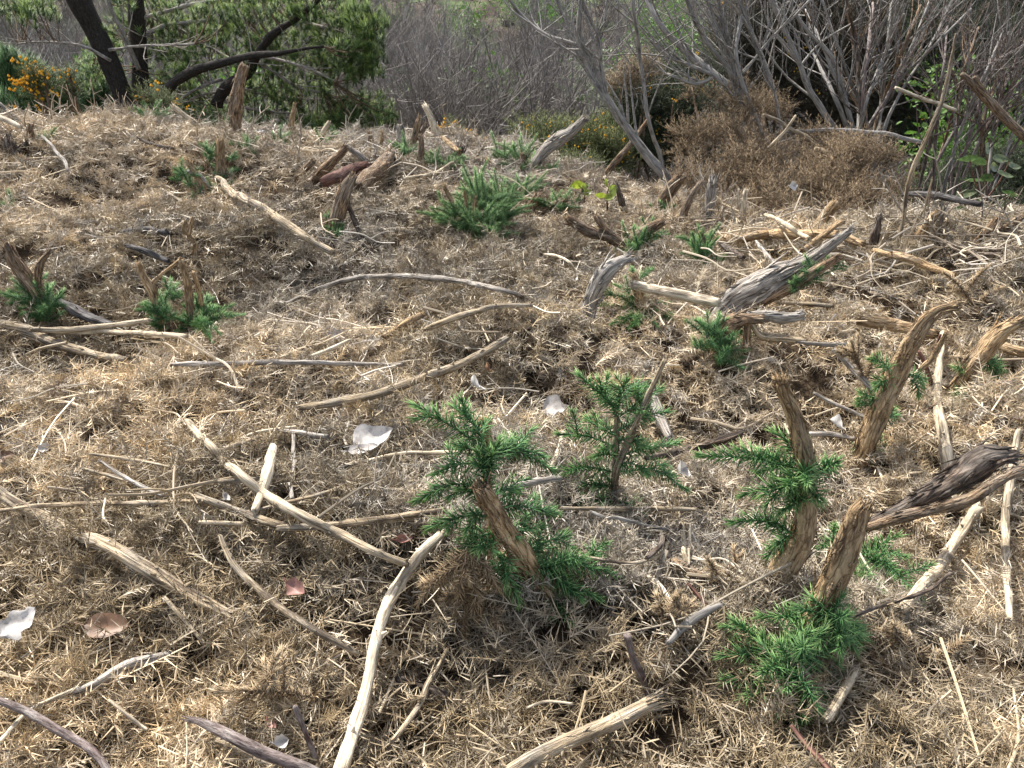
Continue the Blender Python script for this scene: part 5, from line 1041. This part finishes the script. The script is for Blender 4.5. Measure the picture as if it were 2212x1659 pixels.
sapling('dead_branch', 'thick dark dead branch slanting in from the right edge', [[(2078, 160, 10), (2110, 190, 16), (2138, 218, 20), (2180, 262, 20), (2230, 310, 20)], [(2105, 165, 8), (2120, 190, 12), (2136, 214, 13)]], 4.2, 'brown', tw=0, ln=.2, cat='branch', ext=0)
G_LB = 'loose branches lying across the dead gorse heap'
for lab, nn, Y, m in [('grey branch lying level across the top of the heap', [(1700, 285, 8), (1790, 283, 9), (1860, 282, 9), (1990, 305, 8)], 4.9, 'smooth'), ('pale branch slanting down through the heap', [(1650, 245, 6), (1720, 285, 8), (1800, 330, 7), (1850, 345, 6)], 4.8, 'straw'),
                      ('tan branch poking left out of the heap', [(1760, 322, 9), (1820, 334, 9), (1890, 340, 7)], 4.6, 'straw'), ('long pale branch hanging over the right side of the heap', [(1935, 190, 6), (1990, 215, 7), (2065, 235, 6)], 5.0, 'white'),
                      ('brown stick jutting from the front of the heap', [(1810, 395, 8), (1850, 400, 8), (1900, 405, 6)], 4.4, 'tan'), ('slim pale stick on the left of the heap', [(1720, 250, 5), (1690, 290, 6), (1660, 320, 6)], 4.6, 'pale')]:
    S = catmull([(a, b, c * .5) for a, b, c in nn], 16); P = np.array([at_depth(a, b, Y - .25) for a, b, _ in S]); r = S[:, 2] / FOC * np.linalg.norm(P - [0, 0, CAM_H], axis=1)
    mb = MB(); tube(mb, P, r, 8, ridge=.1, wob=.2, seed=nxt(), fray=(.2, .2)); tb = MB(); b0 = P.mean(0)
    tag(rebase(mb, b0).obj('loose_branch', WOOD[m], loc=b0), lab, 'branch', G_LB)

# ------------------------------------------------------------------ pines
def tufts(mb, P, D, ln, n, w=.035):
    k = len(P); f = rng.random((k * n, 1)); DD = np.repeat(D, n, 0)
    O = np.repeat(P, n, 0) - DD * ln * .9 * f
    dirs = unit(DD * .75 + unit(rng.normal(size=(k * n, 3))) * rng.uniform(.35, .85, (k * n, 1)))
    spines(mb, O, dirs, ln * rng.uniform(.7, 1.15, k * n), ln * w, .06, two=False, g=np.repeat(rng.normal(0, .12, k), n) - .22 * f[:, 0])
def pine():
    Y = 9.6; B = at_depth(277, 262, Y); B[2] = hterr(B[0], B[1], 0); root = empty('pine_tree', B, 'dark trunked pine with low spreading boughs at upper left', 'tree')
    def branch(nodes, nm, m='pine', sides=12):
        S = catmull([(a[0], a[1], a[2] * .5, a[3] if len(a) > 3 else 0) for a in nodes], 22); P = np.array([at_depth(a, b, Y + d) for a, b, _, d in S]); r = S[:, 2] / FOC * np.linalg.norm(P - [0, 0, CAM_H], axis=1)
        mb = MB(); tube(mb, P, r, sides, ridge=.16, lump=.14, wob=.1, seed=nxt()); rebase(mb, B).obj(nm, WOOD[m], root); return P, r
    br = [branch([(292, 300, 36), (278, 250, 33), (258, 190, 34), (228, 115, 36), (195, 50, 38), (168, -5, 40), (120, -120, 36)], 'trunk'),
          branch([(302, 290, 32, .3), (304, 200, 30, .3), (301, 110, 29, .3), (296, 40, 30, .3), (290, -110, 26, .3)], 'trunk'),
          branch([(335, 240, 22, -.2), (362, 195, 20, -.2), (405, 160, 18, -.3), (460, 138, 16, -.4), (530, 124, 14, -.5), (620, 112, 9, -.6), (700, 100, 5, -.7)], 'bough'),
          branch([(470, 230, 22, .2), (478, 205, 21, .2), (500, 178, 22, .1), (535, 155, 20, 0), (550, 125, 17, -.1), (590, 75, 14, -.2), (640, 40, 12, -.3), (700, -10, 10, -.4)], 'bough')]
    gb = []
    for nn in [[(540, 120, 6, -.3), (600, 128, 6, -.4), (670, 150, 5, -.5), (720, 175, 3, -.5)], [(560, 135, 8, 0), (600, 160, 7, 0), (650, 190, 6, 0), (700, 200, 3, 0)], [(480, 170, 7, .3), (430, 190, 6, .2), (390, 215, 5, .2), (350, 240, 3, .1)], [(500, 130, 6, .5), (450, 100, 5, .6), (380, 60, 5, .7), (330, 40, 3, .7)],
               [(640, 40, 7, 0), (700, 60, 6, -.2), (760, 70, 4, -.3), (800, 60, 3, -.4)], [(300, 80, 9, .3), (360, 55, 8, .4), (450, 45, 6, .5), (530, 40, 5, .5)], [(470, 215, 6, .2), (540, 235, 6, .3), (620, 245, 5, .3), (720, 255, 3, .3)], [(300, 150, 8, .2), (260, 60, 8, .1), (240, 20, 7, .1), (228, -20, 6, .1)],
               [(560, 110, 7, .1), (640, 120, 5, .1), (740, 110, 4, .1), (800, 90, 3, .1)], [(500, 185, 6, .4), (580, 205, 5, .5), (680, 215, 4, .5), (790, 215, 3, .5)], [(240, 130, 7, -.1), (180, 100, 6, -.2), (100, 90, 4, -.2), (40, 95, 3, -.2)], [(300, 40, 8, .3), (420, 10, 7, .4), (560, -10, 6, .4), (700, 0, 5, .4)], [(225, 110, 6, 0), (300, 100, 5, -.2), (420, 95, 4, -.3)], [(380, 225, 5, .5), (460, 200, 5, .5), (560, 190, 4, .5)]]:
        gb.append(branch(nn, 'bough', 'grey', 6))
    tb = MB()
    for P, r in br[2:] + gb: twigs(tb, P, r, 7, .5, up=.15, lev=1)
    rebase(tb, B).obj('twigs', WOOD['grey'], root)
    # foliage clumps: (px, py, rx, ry, count, dY)
    C = [(790, 40, 40, 26, 13, -.3), (770, 90, 48, 26, 13, -.3), (800, 110, 26, 26, 8, -.3), (720, 130, 46, 22, 10, -.2), (770, 150, 40, 20, 9, -.2), (700, 40, 60, 30, 12, 0), (640, 10, 60, 30, 12, 0), (560, 20, 60, 30, 10, .2), (480, 20, 60, 34, 11, .3), (600, 70, 60, 26, 8, .4),
         (520, 80, 60, 30, 9, .5), (430, 90, 60, 34, 10, .6), (360, 40, 60, 36, 10, .7), (340, 110, 50, 30, 8, .7), (260, 30, 30, 30, 5, .6), (400, 150, 50, 26, 7, .6), (470, 140, 50, 26, 6, .6), (560, 140, 46, 24, 7, .4), (640, 130, 46, 20, 7, .3), (680, 180, 40, 22, 8, .3),
         (620, 195, 44, 22, 8, .4), (760, 225, 56, 26, 14, .2), (800, 245, 50, 22, 12, .1), (720, 250, 44, 22, 9, .2), (660, 235, 40, 22, 8, .4), (580, 240, 46, 22, 6, .6), (30, 10, 50, 22, 8, -.2), (90, 20, 40, 16, 4, -.2), (500, 235, 40, 26, 6, .8), (420, 220, 40, 24, 6, .9), (690, 90, 40, 20, 7, .1), (745, -20, 60, 30, 8, 0), (830, 250, 24, 14, 4, .1),
         (450, 50, 60, 30, 9, .5), (380, 190, 40, 24, 6, .8), (540, 190, 40, 24, 6, .7), (240, 90, 36, 30, 6, .8), (210, 150, 34, 30, 6, .8), (350, 165, 40, 24, 6, .8), (300, 0, 60, 30, 7, .7), (580, 100, 44, 22, 6, .3)]
    mb = MB(); tw = MB(); pts = np.concatenate([P for P, _ in br[2:] + gb])
    for (x, y, rx, ry, n, d) in C:
        for q in range(int(n * 2.0)):
            a = random.uniform(0, 6.28); s = math.sqrt(random.random())
            p = at_depth(x + rx * s * math.cos(a), y + ry * s * math.sin(a), Y + d + random.uniform(-.5, .5))
            b0 = pts[np.argmin(np.linalg.norm(pts - p, axis=1))]; v = p - b0; l = np.linalg.norm(v)
            if l > .8: b0 = p - v / l * .5; v = p - b0
            n0 = tw.n; thin(tw, catmull([b0, b0 + v * .5 + np.array([0, 0, -.04]), p], 5), .007, .004, 4); tw.A.pop('t', 0); tw.A.pop('g', 0); tw.A.setdefault('rest', []).append((n0, tw.V[-1] * 1.0))
            k = random.randint(3, 5); D = unit(unit(v[None]) * .6 + np.array([0, 0, 1.0]) + rng.normal(0, .4, (k, 3)))
            tufts(mb, p + rng.normal(0, .06, (k, 3)), D, .088, 34, .055)
    rebase(mb, B).obj('crown', M_PINE, root); rebase(tw, B).obj('twigs', WOOD['brown'], root)
pine()
def young_pine(label, blobs, Y, n):
    c0 = at_depth(blobs[0][0], blobs[0][1], Y); base = c0.copy(); base[2] = hterr(c0[0], c0[1], 0); root = empty('young_pine', base, label, 'tree', 'young pines below the crest')
    mb = MB(); sb = MB()
    for (x, y, rx, ry, d) in blobs:
        c = at_depth(x, y, Y + d); k = np.linalg.norm(c - [0, 0, CAM_H]) / FOC; m = int(n * rx * ry / 2000)
        v = unit(rng.normal(size=(m, 3))); v[:, 1] = -np.abs(v[:, 1]) * .9; s = rng.random((m, 1)) ** .35
        P = c + v * s * np.array([rx * k, rx * k * .8, ry * k]); D = unit(v * .5 + np.array([0, -.1, .9]) + rng.normal(0, .3, (m, 3)))
        tufts(mb, P, D, .095, 34, .045)
        n0 = sb.n; P2 = catmull([base + rng.normal(0, .08, 3), (base + c) / 2 + rng.normal(0, .1, 3), c + np.array([0, 0, ry * k * .6])], 8); tube(sb, P2, np.linspace(.03, .012, 8), 6, seed=nxt())
    rebase(mb, base).obj('crown', M_YPINE, root); rebase(sb, base).obj('trunk', WOOD['dark'], root)
young_pine('bushy young pine at the left edge', [(30, 160, 60, 50, 0), (-20, 190, 60, 60, 0), (70, 190, 60, 46, .1), (20, 225, 70, 36, -.2), (110, 205, 50, 40, .1)], 7.7, 190)
young_pine('young pine between the trunks of the big pine', [(190, 190, 46, 46, 0), (215, 150, 34, 34, .2), (230, 205, 44, 36, 0), (170, 225, 50, 30, -.1), (150, 230, 40, 30, 0)], 11.0, 100)
young_pine('low pine growth under the boughs, right of the trunks', [(400, 250, 60, 30, .2), (520, 270, 60, 26, .3), (650, 275, 60, 22, .2), (750, 275, 50, 18, .1), (340, 215, 40, 28, .5), (460, 235, 50, 26, .6)], 10.4, 70)

# ------------------------------------------------------------------ far hillside: leafless thicket and bramble
def bare_proto(i, H, n):
    mb = MB(); random.seed(i + 20)
    for k in range(n):
        a = random.uniform(0, 6.28); lean = random.uniform(.15, 1.15); l = H * random.uniform(.7, 1.1)
        e = np.array([math.cos(a) * lean * l * .6, math.sin(a) * lean * l * .6, l * math.sqrt(max(.2, 1 - lean * lean * .4))])
        P = catmull([np.zeros(3), e * .45 + rng.normal(0, .08, 3) + [0, 0, .05], e], 9); n0 = mb.n
        thin(mb, P, .013, .006, 4); mb.A.pop('t', 0); mb.A.pop('g', 0); mb.A.setdefault('rest', []).append((n0, mb.V[-1] * 1.0))
        twigs(mb, P, np.full(9, .013), 9, H * .32, up=.2, lev=1, spread=.75, sides=3, y=1)
    return mb
def far_wood(name, c1, c2):
    m, nt, b, out = mat(name); oi = nd(nt, 'ShaderNodeObjectInfo'); nt.links.new(ramp_of(nt, oi.outputs['Random'], [(0, c1), (1, c2)]), b.inputs['Base Color']); b.inputs['Roughness'].default_value = .8; return m
M_TH = far_wood('purplish_bare_twigs', (.095, .082, .072), (.19, .165, .145)); M_TH2 = far_wood('grey_bare_twigs', (.17, .15, .135), (.28, .26, .235))
pr = [proto('bare_bush', bare_proto(i, 2.6, 11), M_TH if i % 3 else M_TH2) for i in range(6)]
n = 1000; y = 12.5 + 27 * rng.random(n) ** 1.1; x = (rng.random(n) * 2 - 1) * (.78 * y + 1)
x0 = x / y
keep = ~((x0 > -.14) & (x0 < .02) & (y > 33)) & (rng.random(n) < np.where(y > 30, .75, 1))
x, y = x[keep], y[keep]; n = len(x)
scatter('bare_thicket', pr, np.stack([x, y, hterr(x, y, 0) - .05], 1), np.stack([rng.normal(0, .1, n), rng.normal(0, .1, n), rng.random(n) * 6.28], 1), rng.uniform(.6, 1.15, n), rng.integers(0, 6, n), np.ones((n, 3)), 'purplish grey leafless thicket filling the hollow and far slope', 'thicket')
G_BB = 'leafless bushes standing out before the far thicket'
labs = [('rounded bare bush with dark fanned stems in the middle distance', 1130, 300, 13.0, 1.15, 0), ('whitish bare bush left of the fan stemmed one', 1010, 300, 12.5, .95, 3), ('low tangled bare bush behind the crest stakes', 900, 290, 12.0, .9, 1), ('pale bare bush behind the left leaning sapling', 1260, 250, 13.5, 1.0, 3)]
for lab, px, py, Y, s, i in labs:
    p = at_depth(px, py, Y); p[2] = hterr(p[0], p[1], 0) - .05
    root = empty('bare_bush', p, lab, 'bush', G_BB); mb = bare_proto(40 + nxt(), 2.6 * s + max(0, -3.2 - p[2]) * .6, 18); mb.obj('stems', M_TH2 if i == 3 else M_TH, root)
def bramble_proto(i):
    mb = MB()
    for k in range(26):
        G, q = leaf_grid(rng.uniform(.05, .10), rng.uniform(.04, .07), .2, .3, .2, i * 50 + k, 4, 3)
        mb.add(xf(G, (rng.normal(0, .6), rng.normal(0, .6), rng.random() * 6.28), rng.normal(0, .16, 3) * [1, 1, .6]), q)
    return mb
pb = [proto('bramble_sprig', bramble_proto(i), M_BRAMBLE) for i in range(4)]
pos = []
for (px, py, rx, ry, Y0, Y1, k) in [(1130, 12, 60, 22, 36, 46, 90), (1440, 20, 70, 30, 26, 36, 70), (1000, 45, 50, 18, 30, 40, 30), (1200, 30, 50, 14, 30, 40, 40), (1290, 90, 60, 40, 16, 24, 26), (1080, 190, 60, 12, 13, 16, 14), (2110, 230, 110, 70, 6.0, 7.5, 26), (2050, 330, 120, 60, 5.8, 6.8, 22), (1500, 60, 60, 50, 20, 30, 36), (860, 60, 60, 30, 30, 40, 16), (2000, 20, 60, 30, 14, 20, 40), (350, 190, 300, 60, 14, 18, 40)]:
    for q in range(k):
        pp = at_depth(px + rng.normal(0, rx * .55), py + rng.normal(0, ry * .55), rng.uniform(Y0, Y1)); g0 = hterr(pp[0], pp[1], 0)
        pp[2] = min(max(pp[2], g0 + .1), g0 + 2.2); pos.append((*pp, 1 if Y0 > 9 else .45))
pos = np.array(pos); n = len(pos)
scatter('bramble', pb, pos[:, :3], rng.normal(0, 1, (n, 3)), rng.uniform(.9, 2.0, n) * pos[:, 3], rng.integers(0, 4, n), np.ones((n, 3)), 'fresh green bramble leaves patching the far slope and the twigs at right', 'bramble')

# upright dead twigs breaking the line of the crest
cl = []
for i in range(6):
    mb = MB(); r_ = random.Random(i + 300); h = r_.uniform(.14, .3)
    P = catmull([(0, 0, -.03), (r_.uniform(-.02, .02), r_.uniform(-.02, .02), h * .5), (r_.uniform(-.06, .06), r_.uniform(-.05, .05), h)], 8); thin(mb, P, .004, .0018, 5)
    for k in range(3):
        q = P[r_.randint(2, 6)]; e = q + np.array([r_.uniform(-.06, .06), r_.uniform(-.05, .05), r_.uniform(.03, .1)]); thin(mb, catmull([q, (q + e) / 2 + rng.normal(0, .006, 3), e], 5), .0022, .001, 4)
    cl.append(proto('standing_twig', mb, M_LITTER))
xs = []; 
for k in range(150):
    px = random.uniform(0, 1500); py = 300 + random.uniform(-45, 60) - (50 if px < 600 else 0) + max(0, px - 1100) * .22
    xs.append(hit(px, py, 0, 1)[0])
for k in range(90): xs.append(hit(random.uniform(1450, 2200), random.uniform(430, 560), 0, 1)[0])
xs = np.array(xs); xs = xs[xs[:, 1] < 6.3]; n = len(xs)
scatter('standing_dead_twigs', cl, xs, np.stack([rng.normal(0, .4, n), rng.normal(0, .4, n), rng.random(n) * 6.28], 1), rng.uniform(.5, 1.2, n), rng.integers(0, 6, n), tints(xs[:, 0], xs[:, 1], n, np.array([.15, .1, .05, .2, .2, .15, .1, .05])) * .8, 'thin dead twigs standing along the ragged crest', 'twigs')
# ------------------------------------------------------------------ daylight
SUN_EL, SUN_AZ = R(56), R(-38)          # azimuth from +Y (ahead of the camera) towards +X
sd = Vector((math.sin(SUN_AZ) * math.cos(SUN_EL), math.cos(SUN_AZ) * math.cos(SUN_EL), math.sin(SUN_EL)))
w = bpy.data.worlds.new('World'); scene.world = w; w.use_nodes = True; nt = w.node_tree
bg = nt.nodes['Background']; sky = nt.nodes.new('ShaderNodeTexSky'); sky.sky_type = 'NISHITA'; sky.sun_disc = False
sky.sun_elevation = SUN_EL; sky.sun_rotation = SUN_AZ
sky.dust_density = 3.0; sky.ozone_density = .5
hz = nt.nodes.new('ShaderNodeHueSaturation'); hz.inputs['Saturation'].default_value = .6      # thin bright cloud
nt.links.new(sky.outputs[0], hz.inputs['Color']); nt.links.new(hz.outputs[0], bg.inputs[0]); bg.inputs[1].default_value = .15
sl = bpy.data.lights.new('sun', 'SUN'); sl.energy = 3.9; sl.angle = R(1.5); sl.color = (1, .955, .88)
so = bpy.data.objects.new('sun', sl); COL.objects.link(so); so.rotation_euler = sd.to_track_quat('Z', 'Y').to_euler(); so.location = sd * 20
scene.view_settings.view_transform = 'Standard'; scene.view_settings.look = 'None'; scene.view_settings.exposure = 1.12; scene.view_settings.gamma = 1
scene.cycles.max_bounces = 6; scene.cycles.diffuse_bounces = 3; scene.cycles.glossy_bounces = 2; scene.cycles.transmission_bounces = 3; scene.cycles.use_denoising = True
